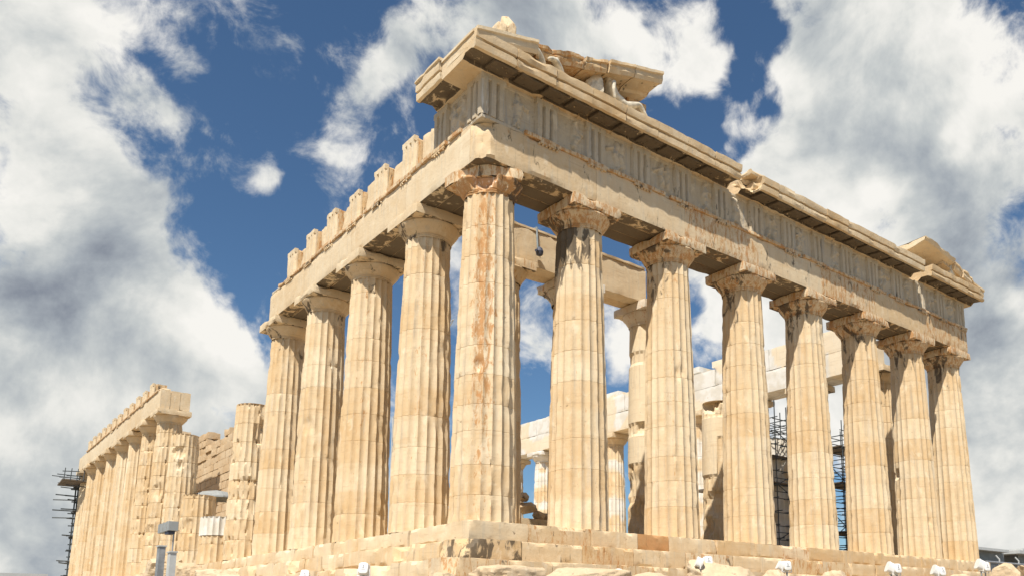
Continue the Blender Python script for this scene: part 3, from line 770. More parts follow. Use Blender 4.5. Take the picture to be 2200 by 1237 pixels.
def triglyph(axis, t, seed, parent, face=-0.885, z0=ZT, z1=ZF, T=0.16, worn=0.3, label=None, free=False, out=-1, a=None):
    m = M(); h = z1 - z0
    zs = np.unique(np.concatenate([np.linspace(0, h, 12), [h - 0.19, h - 0.175]]))
    if a is None: a = (0.45, 0.3, 0.1, 0)
    if axis == 0: O, U, Nn = (t, face, z0), (1, 0, 0), (0, -1, 0)
    else: O, U, Nn = (face, t, z0), (0, -1, 0), (-1, 0, 0)
    panel(m, O, U, Nn, US, zs, trig_depth(h - 0.18, seed, worn), T=T, a=a)
    if free:   # a standing block with its thick broken back
        r_ = random.Random(seed)
        block(m, (face + 0.10, t - 0.42, z0 + 0.002), (face + r_.uniform(0.8, 1.1), t + 0.42, z1 - 0.01), res=0.12, chip=0.12, rough=0.02, seed=seed, a=(0.15, 0.35, 0.45, 0))
    o = m.build("triglyph", MFZ if not free else MB, parent, (O[0], O[1], z0))
    if label: o['label'] = label
    return o
def metope(axis, s0, s1, seed, parent, face=-0.76, z0=ZT, z1=ZF):
    m = M(); w = s1 - s0; h = z1 - z0
    r_ = random.Random(seed)
    figs = []
    for _ in range(2):
        cx_ = r_.uniform(-0.28, 0.28); lean = r_.uniform(-0.35, 0.35)
        figs.append((cx_, 0.62, cx_ + lean * 0.5, 0.28, 0.11)); figs.append((cx_, 0.62, cx_ + lean * 0.3, 0.95, 0.13))
        figs.append((cx_ + lean * 0.3, 1.02, cx_ + lean * 0.32, 1.08, 0.08)); figs.append((cx_ + lean * 0.3, 0.92, cx_ + r_.uniform(-0.4, 0.4), 0.75, 0.06))
        figs.append((cx_ + lean * .5, 0.3, cx_ + lean * 0.4 + r_.uniform(-.2, .2), 0.06, 0.06))
    def f(u, z):
        d = np.zeros_like(u)
        P = np.stack([u * 2.4 + seed * 1.7, z * 2.4, np.full_like(u, seed * 1.1)], -1)
        wn = fbm(P * 2.2, 3, seed)
        for x0, y0, x1, y1, r in figs:
            dx, dy = x1 - x0, y1 - y0; L2 = dx * dx + dy * dy + 1e-6
            t = np.clip(((u - x0) * dx + (z - y0) * dy) / L2, 0, 1)
            q = np.sqrt((u - x0 - t * dx) ** 2 + (z - y0 - t * dy) ** 2)
            d = np.maximum(d, 0.15 * np.sqrt(np.clip(1 - (q / r) ** 2, 0, 1)) * (0.35 + 0.9 * np.clip(wn * 1.6 - 0.4, 0, 1)))
        return -d + (fbm(P * 2.5, 4, seed + 2) - 0.5) * 0.03 - (z > h - 0.1) * 0.03
    us = np.linspace(-w / 2, w / 2, 34); zs = np.linspace(0, h, 34)
    if axis == 0: O, U, Nn = ((s0 + s1) / 2, face, z0), (1, 0, 0), (0, -1, 0)
    else: O, U, Nn = (face, (s0 + s1) / 2, z0), (0, -1, 0), (-1, 0, 0)
    panel(m, O, U, Nn, us, zs, f, T=0.05, a=(0.35 + 0.3 * r_.random(), 0.12, 0.05, 0))
    return m.build("metope", MFZ, parent, (O[0], O[1], z0))
for i, t in enumerate(ftr): triglyph(0, t, 700 + i, fro, worn=0.25 if i != 7 else 0.9)
for i, (a_, b_) in enumerate(zip(ftr[:-1], ftr[1:])): metope(0, a_ + 0.42, b_ - 0.42, 730 + i, fro)
triglyph(1, -0.46, 760, fro); triglyph(1, 1.55, 761, fro); metope(1, -0.04, 1.13, 762, fro)
# standing triglyph blocks of the flank
rnd = random.Random(33)
parts_ = {}
def M_part(i):
    return parts_.setdefault(i, M())
for i, (a_, b_) in enumerate(zip([1.97] + [t + 0.45 for t in stri[1:]], [stri[1] - 0.45] + [t - 0.45 for t in stri[2:]] + [stri[-1] + 0.9])):
    h = [1.0, 0.86, 1.0, 0.90, 0.97, 0.84, 0.25][i] * (ZF - ZT)
    if i < 6: block(M_part(i), (-0.60, a_ + 0.01, ZT + 0.002), (-0.02, b_ - 0.02, ZT + h), res=0.12, chip=0.2, rough=0.03, seed=770 + i, a=(0.75, 0.1, 0.2, 0))
    block(M_part(i), (0.0, a_ + 0.25, ZT + 0.002), (0.85, b_ + 0.2, ZT + 0.35 + 0.2 * rnd.random()), res=0.2, chip=0.2, rough=0.03, seed=790 + i, a=(0.5, 0.2, 0.2, 0))
for i_, q_ in parts_.items(): q_.build("frieze_block", MB, temple, (-0.3, stri[i_], ZT))
fs_ = temple
for i, t in enumerate(stri[1:]): triglyph(1, t, 780 + i, fs_, free=True, z1=ZF - 0.02 - 0.06 * (i % 3), worn=0.25, a=(0.85, 0.05, 0.05, 0))
for i, t in enumerate(wtri[:-1]):
    fl = M()
    block(fl, (-0.70, t + 0.43, ZT), (-0.1, t + 1.7, ZT + 0.25 + 0.3 * rnd.random()), res=0.35, chip=0.2, rough=0.03, seed=800 + i, a=(0.6, 0.1, 0.1, 0))
    fl.build("frieze_block", MB, temple, (-0.4, t + 1.0, ZT))
fw = temple
for i, t in enumerate(wtri): triglyph(1, t, 820 + i, fw, free=True, z1=ZT + 0.85 - 0.06 * (i % 2), worn=0.2, a=(0.8, 0.05, 0.05, 0))

# ---------------- cornice
rnd = random.Random(44)
def geison_prof(face=-0.885):
    f = face
    return [(f - 0.03, ZF + 0.002), (0.25, ZF + 0.002), (0.25, ZG), (f - 0.80, ZG), (f - 0.78, ZG - 0.25), (f - 0.69, ZG - 0.265), (f - 0.69, ZG - 0.315), (f - 0.755, ZG - 0.325), (f - 0.74, ZF + 0.06), (f - 0.64, ZF + 0.045), (f - 0.62, ZF + 0.10), (f - 0.03, ZF + 0.15)]
def cornice(axis, s0, s1, sd, label=None, trigs=(), dl=None, tone=0.55, cut=1.5, chip=0.038, mut=True):
    m = M(); n = max(1, round((s1 - s0) / cut)); e = np.linspace(s0, s1, n + 1)
    for j in range(n):
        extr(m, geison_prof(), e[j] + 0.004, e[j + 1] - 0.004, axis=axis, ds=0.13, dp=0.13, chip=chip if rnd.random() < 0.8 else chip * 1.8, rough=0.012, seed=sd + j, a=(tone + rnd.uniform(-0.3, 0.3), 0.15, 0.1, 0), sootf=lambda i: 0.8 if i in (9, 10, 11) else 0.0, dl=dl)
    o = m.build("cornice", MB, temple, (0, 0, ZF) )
    if label: o['label'] = label
    if mut:
        for t in trigs:
            if t - 0.4 < s0 or t + 0.4 > s1: continue
            q = M()
            prof = [(-0.885 - 0.60, ZF - 0.005), (-0.885 - 0.06, ZF + 0.055), (-0.885 - 0.06, ZF + 0.135), (-0.885 - 0.60, ZF + 0.078)]
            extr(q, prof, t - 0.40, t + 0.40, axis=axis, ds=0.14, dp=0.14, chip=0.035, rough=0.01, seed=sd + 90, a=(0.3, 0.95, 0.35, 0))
            for k in range(6):
                for r_ in range(3):
                    if rnd.random() < 0.82: continue
                    s = t - 0.33 + k * 0.132; p_ = -0.885 - 0.50 + r_ * 0.16
                    z_ = ZF + 0.005 + (0.5 - 0.16 * r_) * 0 + (r_) * 0.018
                    c = (s, p_, z_) if axis == 0 else (p_, s, z_)
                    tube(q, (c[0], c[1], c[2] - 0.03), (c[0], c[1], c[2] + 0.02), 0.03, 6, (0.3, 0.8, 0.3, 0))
            c = (t, -1.2, ZF) if axis == 0 else (-1.2, t, ZF)
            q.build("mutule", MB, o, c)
    return o
mt = []
for a_, b_ in zip(ftr[:-1], ftr[1:]): mt += [a_, (a_ + b_) / 2]
mt.append(ftr[-1])
co1 = cornice(0, -1.585, 9.75, 900, "long cornice length running from the near corner to the gap", mt)
co2 = cornice(0, 10.35, 22.7, 930, "middle cornice length between the two gaps", mt, dl=[((10.35, -1.6, ZG), 0.7, (0.35, 0.25, -0.2))])
co3 = cornice(0, 23.35, XE + 1.585, 960, "short shifted cornice length at the far corner", mt, dl=[((XE + 1.585, -1.6, ZG), 0.5, (-0.2, 0.15, -0.1))])
co4 = cornice(1, 0.26, 1.75, 980, "cornice return round the near corner", [0.55, 1.45])
# corner filler under the mitre
# blocks lying on the cornice (pediment floor)
x = 6.7
while x < 22.4:
    m = M()
    L_ = rnd.uniform(0.7, 1.5)
    if not (9.2 < x + L_ / 2 < 10.9):
        block(m, (x, -1.5 + rnd.uniform(0, 0.12), ZG + 0.002), (x + L_ - 0.02, -0.5, ZG + rnd.uniform(0.12, 0.26)), res=0.14, chip=0.14, rough=0.03, seed=1000 + int(x * 9), a=(rnd.uniform(0.4, 1), 0.1, 0.2, 0))
        m.build("pediment_block", MB, temple, (x, -1.3, ZG))
    x += L_

# raking cornice
SL = 0.265
def rk(x): return ZG + 0.0 + SL * (x + 1.585)
def rake_piece(x0, x1, sd, parent, th=0.52, yf=-1.66, yb=0.2, a=(0.6, 0.1, 0.15, 0), chip=0.06, lift=0.0, dl=None, slope=SL, crown=True, z_at=None, soffit=0.4):
    m = M()
    if z_at is None: z_at = lambda x: rk(x) + lift
    zt = z_at(x0)
    # soffit is recessed behind a drip edge
    prof = [(yf, zt - 0.30), (yf + 0.05, zt - 0.42), (yf + 0.20, zt - 0.36), (yf + 0.75, zt - 0.40), (yf + 0.80, zt - th), (yb, zt - th), (yb, zt), (yf - 0.06, zt), (yf - 0.06, zt - 0.10), (yf, zt - 0.13)]
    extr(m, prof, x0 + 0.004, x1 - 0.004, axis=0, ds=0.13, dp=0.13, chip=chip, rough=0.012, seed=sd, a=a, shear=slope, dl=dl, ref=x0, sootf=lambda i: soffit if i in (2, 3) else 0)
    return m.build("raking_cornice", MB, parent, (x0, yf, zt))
rake_piece(-1.585, 0.55, 1101, temple, th=0.40, a=(0.95, 0, 0, 0), chip=0.03, z_at=lambda x: ZG + 0.05 + SL * (x + 1.585))
rake_piece(0.60, 2.45, 1102, temple, th=0.50, a=(0.15, 0.1, 0.5, 0), chip=0.10, yf=-1.5, z_at=lambda x: ZG + 0.02 + SL * (x + 1.585))
rake_piece(2.47, 3.35, 1103, temple, th=0.5, a=(0.3, 0.2, 0.4, 0), chip=0.09, yf=-1.55)
rake_piece(3.37, 4.45, 1104, temple, th=0.5, a=(0.4, 0.3, 0.3, 0), chip=0.05)
rake_piece(4.47, 5.75, 1105, temple, th=0.5, a=(0.7, 0.1, 0.05, 0), chip=0.02)
# side crown above the flank cornice at the corner
m = M()
extr(m, [(-1.66, ZG + 0.002), (-0.2, ZG + 0.002), (-0.2, ZG + 0.07), (-1.72, ZG + 0.09), (-1.72, ZG + 0.03)], 0.21, 1.75, axis=1, ds=0.15, chip=0.04, rough=0.01, seed=1110, a=(0.85, 0.05, 0.1, 0))
extr(m, [(-1.62, ZG - 0.06), (-1.56, ZG - 0.06), (-1.56, ZG + 0.02), (-1.62, ZG + 0.02)], -1.55, 0.25, axis=1, ds=0.3, chip=0.0, rough=0.004, seed=1111, a=(0.9, 0, 0, 0))
m.build("crown_moulding", MB, temple, (-1.6, 0.9, ZG))
# lumps of the pediment wall
m = M()
block(m, (5.05, -0.62, ZG + 0.002), (5.95, 0.2, 15.02), res=0.14, chip=0.08, rough=0.02, seed=1120, a=(0.35, 0.1, 0.5, 0))
block(m, (3.6, -0.50, ZG + 0.002), (5.04, 0.2, 14.5), res=0.14, chip=0.08, rough=0.02, seed=1121, a=(0.2, 0.5, 0.5, 0))
block(m, (1.2, -0.48, ZG + 0.002), (3.59, 0.2, 14.05), res=0.16, chip=0.08, rough=0.02, seed=1122, a=(0.2, 0.4, 0.5, 0))
block(m, (5.96, -0.45, ZG + 0.002), (6.75, 0.3, 14.65), res=0.12, chip=0.3, rough=0.06, seed=1123, a=(0.45, 0.1, 0.45, 0))
block(m, (6.76, -0.75, ZG + 0.002), (7.25, 0.1, 14.1), res=0.12, chip=0.25, rough=0.06, seed=1124, a=(0.6, 0.1, 0.4, 0))
m.build("pediment_wall", MB, temple, (3.5, 0, ZG))['label'] = "patch of orange pediment wall under the raking cornice"
m = M()
rock_mesh(m, (-0.35, -1.0, ZG + 0.60), (0.31, 0.36, 0.32), 1131, cuts=10, a=(0.75, 0.1, 0.3, 0), rough=0.03)
rock_mesh(m, (-0.17, -1.0, ZG + 0.98), (0.22, 0.26, 0.40), 1132, cuts=8, a=(0.7, 0.1, 0.35, 0), rough=0.03)
m.build("acroterion_stump", MB, temple, (-0.3, -1.0, ZG + 0.3))['label'] = "weathered stone lump on the near roof corner"
# right end of the pediment
def zr(x): return ZG + 0.1 + 0.265 * (XE + 1.585 - x)
m = M()
ang = [( -1.75, 14.30), (-1.7, 14.18), (0.5, 13.95), (0.5, 14.22)]
extr(m, [(-1.70, 14.66), (-1.60, 14.48), (-0.9, 14.30), (0.2, 14.22), (0.2, 14.58)], 23.0, 25.7, axis=0, ds=0.16, dp=0.16, chip=0.07, rough=0.015, seed=1140, a=(0.8, 0.0, 0.15, 0), shear=-0.16, ref=25.2)
extr(m, [(-1.4, 14.40), (0.2, 14.40), (0.2, 14.7), (-1.3, 14.85)], 25.0, 26.1, axis=0, ds=0.16, dp=0.16, chip=0.16, rough=0.03, seed=1141, a=(0.5, 0.1, 0.3, 0), shear=-0.25, ref=24.5)
m.build("raking_cornice", MB, temple, (24, -1.6, 14.2))['label'] = "loose raking slab tilted over the pediment floor"
for j, (x0, x1) in enumerate(((25.75, 26.5), (26.52, 27.3), (27.32, XE + 1.6))):
    rake_piece(x0, x1, 1150 + j, temple, th=0.5, yf=-1.60 - 0.04 * (j % 2), a=(0.5, 0.2, 0.2, 0), chip=0.10, slope=-0.27, z_at=lambda x: zr(x) - 0.02, soffit=0.3)
m = M()
block(m, (22.9, -0.5, ZG + 0.002), (25.3, 0.1, 14.3), res=0.2, chip=0.15, rough=0.03, seed=1160, a=(0.2, 0.5, 0.4, 0))
block(m, (25.35, -0.5, ZG + 0.002), (27.4, 0.1, 13.95), res=0.2, chip=0.12, rough=0.03, seed=1161, a=(0.3, 0.4, 0.3, 0))
block(m, (25.2, -1.30, ZG + 0.002), (27.9, -0.55, ZG + 0.16), res=0.15, chip=0.12, rough=0.03, seed=1162, a=(0.6, 0.2, 0.3, 0))
m.build("pediment_wall", MB, temple, (25, 0, ZG))

# ---------------- inner porch beam, north entablature, cella wall
m = beam_row(0, [2.55, 6.72, 10.25], 4.02, PT, 11.62, 1200, beams=((0, 0.58), (0.60, 1.15)), a0=(0.65, 0.1, 0.15, 0), soffit=0.3)
extr(m, [(3.95, 11.625), (4.6, 11.625), (4.6, 11.72), (3.95, 11.72)], 2.6, 10.2, axis=0, ds=0.15, dp=0.1, chip=0.06, rough=0.01, seed=1204, a=(0.7, 0.1, 0.2, 0))
m.build("porch_beam", MB, temple, (6.5, 4.6, PT))['label'] = "cream beam over the inner porch columns"
nf = lambda j: 0.0 if j < 2 else (1.0 if j in (2, 4, 5, 7, 8) else 0.6)
ncuts = [YC[1], YC[2], YC[3], YC[4], YC[5], YC[6], YC[7], YC[8], YC[9], YC[9] + 1.0]
NM = marble("patched new marble", (0.68, 0.55, 0.37), (0.76, 0.66, 0.50), (0.6, 0.56, 0.48), bump=0.35)
def patched(m, v=0.50, f=0.55):
    for k, (V, A) in enumerate(zip(m.V, m.A)):
        n = fbm(V * f + 3.3, 2, 77)
        hard = (n < v) & (V[:, 1] > YC[2] - 2)
        A = A.copy(); A[:, 3] = np.where(hard, 1.0, 0.0) ; m.A[k] = A
m = beam_row(1, ncuts, XE + 0.885, ZA, ZT, 1250, beams=((0, 0.585), (0.60, 1.17), (1.185, 1.77)), a0=(0.8, 0.0, 0.0, 0), soffit=0.1, sign=-1, res=0.12)
patched(m)
m.build("architrave", NM, temple, (XE, 20, ZA))['label'] = "north architrave patched with new white marble"
m = M()
for j, (y0, y1) in enumerate(zip(ncuts[:-1], ncuts[1:])):
    if j == 0: y0 += 1.2
    ym = (y0 + y1) / 2
    for q, (a_, b_) in enumerate(((y0, ym), (ym, y1))):
        block(m, (XE - 0.87, a_ + 0.01, ZT + 0.004), (XE + 0.7, b_ - 0.01, ZF - (0.2 if (j * 2 + q) in (5, 6, 10) else 0.0)), res=0.16, chip=0.06, rough=0.008, seed=1300 + j * 2 + q, a=(0.8, 0, 0, 0))
for (y0, y1, h) in ((YC[6] - 1.2, YC[6] + 0.6, 0.45), (YC[3] + 1.4, YC[3] + 2.6, 0.42), (YC[4] - 0.6, YC[4] + 0.2, 0.4), (YC[2] + .6, YC[2] + 1.1, 0.5)):
    block(m, (XE - 0.6, y0, ZF + 0.003), (XE + 0.6, y1, ZF + h), res=0.2, chip=0.02, rough=0.003, seed=1330, a=(0.9, 0, 0, 0.9))
patched(m)
m.build("frieze", NM, temple, (XE, 20, ZT))['label'] = "plain white marble frieze blocks of the north side"
# cella wall of coursed masonry seen between the stumps
m = M(); rnd = random.Random(71)
z = 0.55; c = 0
while z < 11.6:
    h = 0.52; y = 33.0
    while y < 60:
        L_ = rnd.uniform(0.9, 1.7)
        ztop = 9.0 + (y - 36) * 0.145 + 0.5 * math.sin(y * 0.9) + rnd.uniform(-0.25, 0.2)
        if z + h < ztop + 0.2:
            pr = rnd.uniform(-0.03, 0.03) if z < 8.3 else rnd.uniform(-0.08, 0.06)
            block(m, (3.5 + pr, y + 0.008, z + 0.006), (4.4, y + L_ - 0.008, z + h - 0.004), res=0.3, chip=0.03 if z < 8.3 else 0.10, rough=0.02, seed=1400 + c, a=(rnd.uniform(0.1, 0.7), 0.25, 0.2, 0), skip=((0, 1),))
            c += 1
        y += L_
    z += h
m.build("cella_wall", MBR, temple, (3.5, 33, 0.5))['label'] = "ruined wall of coursed blocks behind the stumps"
# low wall under the rubble, inside
m = M()
block(m, (6.2, 8.0, 0.5), (10.8, 8.9, 1.42), res=0.2, chip=0.06, rough=0.01, seed=1500, a=(0.5, 0.3, 0.2, 0))
m.build("low_wall", MB, temple, (8.5, 8.4, 0.5))

# ------------------------------------------------------------------ ground
def ground_h(x, y):
    dx = np.maximum(np.maximum(-2.9 - x, x - (XE + 2.9)), 0); dy = np.maximum(np.maximum(-2.9 - y, y - (YE + 2.9)), 0)
    d = np.sqrt(dx ** 2 + dy ** 2)
    near = -1.95 + 0.035 * np.clip(x, 0, 30) * (y < 0) + 0.055 * np.clip(y, 0, 24) * (x < 0)
    return -4.05 + (near + 4.05) * np.exp(-(d / 4.2) ** 1.6)
m = M()
xs = np.unique(np.concatenate([np.linspace(-6000, -60, 14), np.linspace(-60, -14, 24), np.linspace(-14, 34, 110), np.linspace(34, 120, 30), np.linspace(120, 6000, 14)]))
ys = np.unique(np.concatenate([np.linspace(-6000, -40, 12), np.linspace(-40, -10, 30), np.linspace(-10, 30, 100), np.linspace(30, 110, 40), np.linspace(110, 6000, 14)]))
X_ = np.repeat(xs, len(ys)); Y_ = np.tile(ys, len(xs))
P = np.stack([X_, Y_, np.zeros_like(X_)], -1)
P[:, 2] = ground_h(X_, Y_) + (fbm(P * 0.8, 4, 3) - 0.5) * 0.5 * (np.abs(X_) < 100)
m.add(P, gridq(len(xs), len(ys)), a=(0.6, 0.1, 0, 0))
GM = marble("dusty rock ground", (0.26, 0.20, 0.13), (0.34, 0.28, 0.20), (0.20, 0.18, 0.14), bump=1.0, streak=0.3)
tag(m.build("ground", GM), kind='structure')

# ------------------------------------------------------------------ rocks and blocks in front of the steps
def rock(c, size, seed, label, group, name="rock", cat="rock", rot=0.0, mat=None, a=(0.5, 0.15, 0.1, 0), rough=0.055, cuts=13, sub=30):
    m = M(); rock_mesh(m, c, size, seed, cuts=cuts, a=a, rough=rough, rot=rot, sub=sub)
    o = m.build(name, mat or MBR, None, (c[0], c[1], c[2] - size[2]), sharp=18); tag(o, label, cat, group)
    return o
gr1 = "rough rocks lying in front of the temple steps"
rl = [((-2.2, -4.6, -1.85), (0.9, 0.6, 0.42), 1, "broad pale rock below the near temple corner", 0.1),
      ((-0.2, -4.7, -1.80), (1.1, 0.6, 0.40), 2, "long low rock right of the near temple corner", 0.05),
      ((-3.6, -4.4, -2.0), (0.35, 0.3, 0.40), 3, "small pale stone at the foot of the near corner", 0.6),
      ((-4.3, -3.6, -1.95), (0.4, 0.32, 0.34), 4, "small rock left of the near corner stones", 0.3),
      ((4.9, -4.6, -1.60), (1.05, 0.75, 0.60), 5, "large rounded boulder just right of the paired floodlights", 0.2),
      ((6.6, -4.7, -1.62), (0.7, 0.6, 0.52), 6, "square boulder between two floodlights", 0.5),
      ((8.7, -4.6, -1.55), (0.8, 0.6, 0.50), 7, "boulder right of the middle floodlight", 0.0),
      ((10.4, -4.4, -1.50), (0.45, 0.5, 0.62), 8, "upright pale stone in front of the lower step", 0.4),
      ((12.2, -4.6, -1.45), (0.9, 0.6, 0.36), 9, "low rock left of the right pair of floodlights", 0.1),
      ((18.0, -4.8, -1.25), (0.8, 0.6, 0.50), 10, "boulder beyond the right pair of floodlights", 0.2),
      ((21.6, -4.5, -0.75), (0.75, 0.65, 0.66), 11, "tall boulder at the right end of the steps", 0.3),
      ((23.4, -4.6, -0.75), (0.8, 0.6, 0.62), 12, "pale boulder below the grey shed", 0.8),
      ((25.6, -4.6, -0.60), (0.9, 0.6, 0.60), 13, "rightmost boulder below the grey shed", 0.1),
      ((1.8, -4.8, -1.85), (0.9, 0.6, 0.44), 14, "long flat rock below the third step", 0.0),
      ((-5.0, 3.5, -1.45), (0.5, 0.9, 0.40), 15, "rock between the two left floodlights", 0.1),
      ((-4.9, 6.2, -1.25), (0.5, 0.9, 0.36), 16, "rock just left of the leftmost white floodlight", 0.2),
      ((-4.6, 8.6, -1.05), (0.5, 0.8, 0.42), 17, "low rock beside the worn flank steps", 0.5),
      ((-4.3, 11.5, -0.72), (0.6, 1.0, 0.38), 18, "broad rubble block under the broken column stumps", 0.1),
      ((-4.1, 14.0, -0.45), (0.6, 0.8, 0.36), 19, "pale fallen block below the white drum", 0.3),
      ((-4.0, 16.6, -0.30), (0.55, 0.9, 0.42), 20, "dark edged block below the grey post", 0.0),
      ((-3.8, 19.5, -0.10), (0.6, 1.1, 0.42), 21, "far rubble block at the foot of the far columns", 0.2)]
for c, sz, sd_, lab, ro in rl:
    if sd_ >= 15: c = (c[0], c[1], c[2] - 0.42)
    elif c[0] > 8: c = (c[0], c[1], c[2] - 0.26)
    elif c[0] > 6: c = (c[0], c[1], c[2] - 0.12)
    rock(c, sz, sd_ * 7 + 3, lab, gr1, rot=ro, a=(0.3 + 0.05 * (sd_ % 9), 0.15, 0.1, 0))
# rubble heap inside
gr2 = "fallen blocks heaped on the low wall inside"
hp = [((7.30, 8.3, 1.85), (0.42, 0.35, 0.30), 31, "big tilted fallen block on the heap seen past the corner column"), ((8.0, 8.35, 1.62), (0.30, 0.30, 0.20), 32, "small pale fallen block at the right of the heap"),
      ((7.15, 8.3, 2.30), (0.36, 0.34, 0.18), 33, "rounded fallen block on top of the heap"), ((6.55, 8.4, 1.75), (0.35, 0.3, 0.32), 34, "darker fallen block at the left of the heap"), ((8.6, 8.4, 1.58), (0.32, 0.3, 0.16), 35, "low fallen slab at the far right of the heap")]
for c, sz, sd_, lab in hp: rock(c, sz, sd_, lab, gr2, name="fallen_block", cat="stone block", a=(0.4, 0.2, 0.3, 0), sub=14)

# ------------------------------------------------------------------ white wrapped floodlights
WHT = plain("white enamel", (0.80, 0.80, 0.78), 0.45, var=0.08)
DK = plain("dark print", (0.05, 0.06, 0.10), 0.6)
STL = plain("grey steel", (0.33, 0.34, 0.35), 0.5, 0.3)
DST = plain("scaffold steel", (0.075, 0.09, 0.10), 0.6, 0.2)
WOOD = plain("scaffold boards", (0.16, 0.13, 0.10), 0.85)
def rot_m(P, yaw, tilt, c):
    P = np.asarray(P, float)
    ct, st = math.cos(tilt), math.sin(tilt)
    y = P[:, 1] * ct - P[:, 2] * st; z = P[:, 1] * st + P[:, 2] * ct
    cy, sy = math.cos(yaw), math.sin(yaw)
    return np.stack([P[:, 0] * cy - y * sy + c[0], P[:, 0] * sy + y * cy + c[1], z + c[2]], -1)
def loft(m, rings, c, yaw, tilt, a=(0.5, 0, 0, 0)):
    """rings: list of (y, half width, half height, zc): rounded boxes along local y"""
    k = 20; t = np.arange(k) * 2 * PI / k
    V = []
    for (yy, hw, hh, zc) in rings:
        cx_ = np.sign(np.cos(t)) * np.abs(np.cos(t)) ** 0.5 * hw; cz_ = np.sign(np.sin(t)) * np.abs(np.sin(t)) ** 0.5 * hh
        V.append(np.stack([cx_, np.full(k, yy), cz_ + zc], -1))
    V = np.concatenate(V); n = len(rings)
    q = [(j * k + i, j * k + (i + 1) % k, (j + 1) * k + (i + 1) % k, (j + 1) * k + i) for j in range(n - 1) for i in range(k)]
    m.add(rot_m(V, yaw, tilt, c), np.array(q), a=a)
def floodlight(x, y, z, label, yaw, tilt, s=1.0, back=False):
    s *= 0.78
    if back: x += 0.14; z += 0.03
    gz = float(ground_h(np.array([x]), np.array([y]))[0]) - 0.1
    r = empty("floodlight", (x, y, gz), label, "floodlight", "white floodlights along the temple steps")
    c = (x, y, z)
    m = M()   # domed housing, its flat back cover facing the viewer
    loft(m, [(-0.150 * s, 0.005, 0.005, 0), (-0.150 * s, 0.12 * s, 0.15 * s, 0), (-0.13 * s, 0.165 * s, 0.20 * s, 0), (-0.06 * s, 0.18 * s, 0.215 * s, 0), (0.08 * s, 0.185 * s, 0.22 * s, 0), (0.13 * s, 0.20 * s, 0.235 * s, 0), (0.17 * s, 0.20 * s, 0.235 * s, 0), (0.17 * s, 0.005, 0.005, 0)], c, yaw, tilt)
    h = m.build("housing", WHT, r, c, sharp=40)
    if not back:
        m = M()   # small emblem and a line of print
        def pl(x0, x1, z0, z1):
            V = rot_m([(x0, -0.156 * s, z0), (x1, -0.156 * s, z0), (x1, -0.156 * s, z1), (x0, -0.156 * s, z1)], yaw, tilt, c); m.add(V, [(0, 1, 2, 3)])
        pl(-0.03 * s, 0.03 * s, 0.095 * s, 0.115 * s); pl(-0.011 * s, 0.011 * s, 0.02 * s, 0.095 * s); pl(-0.03 * s, 0.03 * s, 0.0, 0.02 * s); pl(-0.075 * s, 0.075 * s, -0.06 * s, -0.04 * s)
        m.build("emblem", DK, h, c, smooth=False)
    m = M()
    cy, sy = math.cos(yaw), math.sin(yaw)
    for sg in (-1, 1):
        p = (x + sg * cy * 0.215 * s, y + sg * sy * 0.215 * s, z); tube(m, p, (p[0], p[1], z - 0.27 * s), 0.014, 6)
    tube(m, (x - cy * 0.23 * s, y - sy * 0.23 * s, z - 0.27 * s), (x + cy * 0.23 * s, y + sy * 0.23 * s, z - 0.27 * s), 0.016, 6)
    m.build("bracket", WHT, r, (x, y, z - 0.27 * s))
    m = M(); tube(m, (x, y, gz), (x, y, z - 0.26 * s), 0.03, 8); tube(m, (x, y, gz), (x, y, gz + 0.12), 0.14, 10, r2=0.1)
    m.build("post", STL, r, (x, y, gz))
    return r
floodlight(-4.0, 2.35, -1.42, "leftmost white floodlight, low beside the flank steps", -0.4, -0.35, 0.80)
floodlight(-4.0, -1.3, -1.40, "white floodlight standing alone left of the near corner", -0.6, -0.25, 0.82)
floodlight(3.78, -4.5, -1.13, "turned away white floodlight left of the rounded boulder", 0.9, 0.35, 0.75, back=True)
floodlight(4.30, -4.45, -1.05, "white floodlight facing us left of the rounded boulder", -0.55, -0.15, 0.80)
floodlight(7.20, -4.5, -1.10, "turned away white floodlight beside the square boulder", 1.0, 0.5, 0.70, back=True)
floodlight(7.68, -4.45, -1.05, "white floodlight facing us beside the square boulder", -0.5, -0.1, 0.85)
floodlight(13.1, -4.5, -0.95, "turned away white floodlight of the right hand middle pair", 0.9, 0.4, 1.0, back=True)
floodlight(13.75, -4.4, -0.93, "white floodlight facing us in the right hand middle pair", -0.35, -0.2, 1.0)
floodlight(16.1, -4.5, -0.95, "turned away white floodlight of the pair before the last column", 0.9, 0.4, 1.0, back=True)
floodlight(16.75, -4.4, -0.93, "white floodlight facing us before the last column", -0.35, -0.2, 1.0)
floodlight(19.5, -4.5, -0.62, "turned away white floodlight nearest the grey shed", 0.9, 0.4, 1.1, back=True)
floodlight(20.2, -4.4, -0.64, "white floodlight facing us nearest the grey shed", -0.35, -0.2, 1.1)
m = M(); lathe(m, (0.7, -4.9, -1.62), [(0.16, 0), (0.16, 0.12), (0.14, 0.18), (0.09, 0.225), (0.02, 0.24)], k=20)
tag(m.build("marker_cap", WHT, None, (0.7, -4.9, -1.62)), "small white dome on the rocks below the third step", "cap")

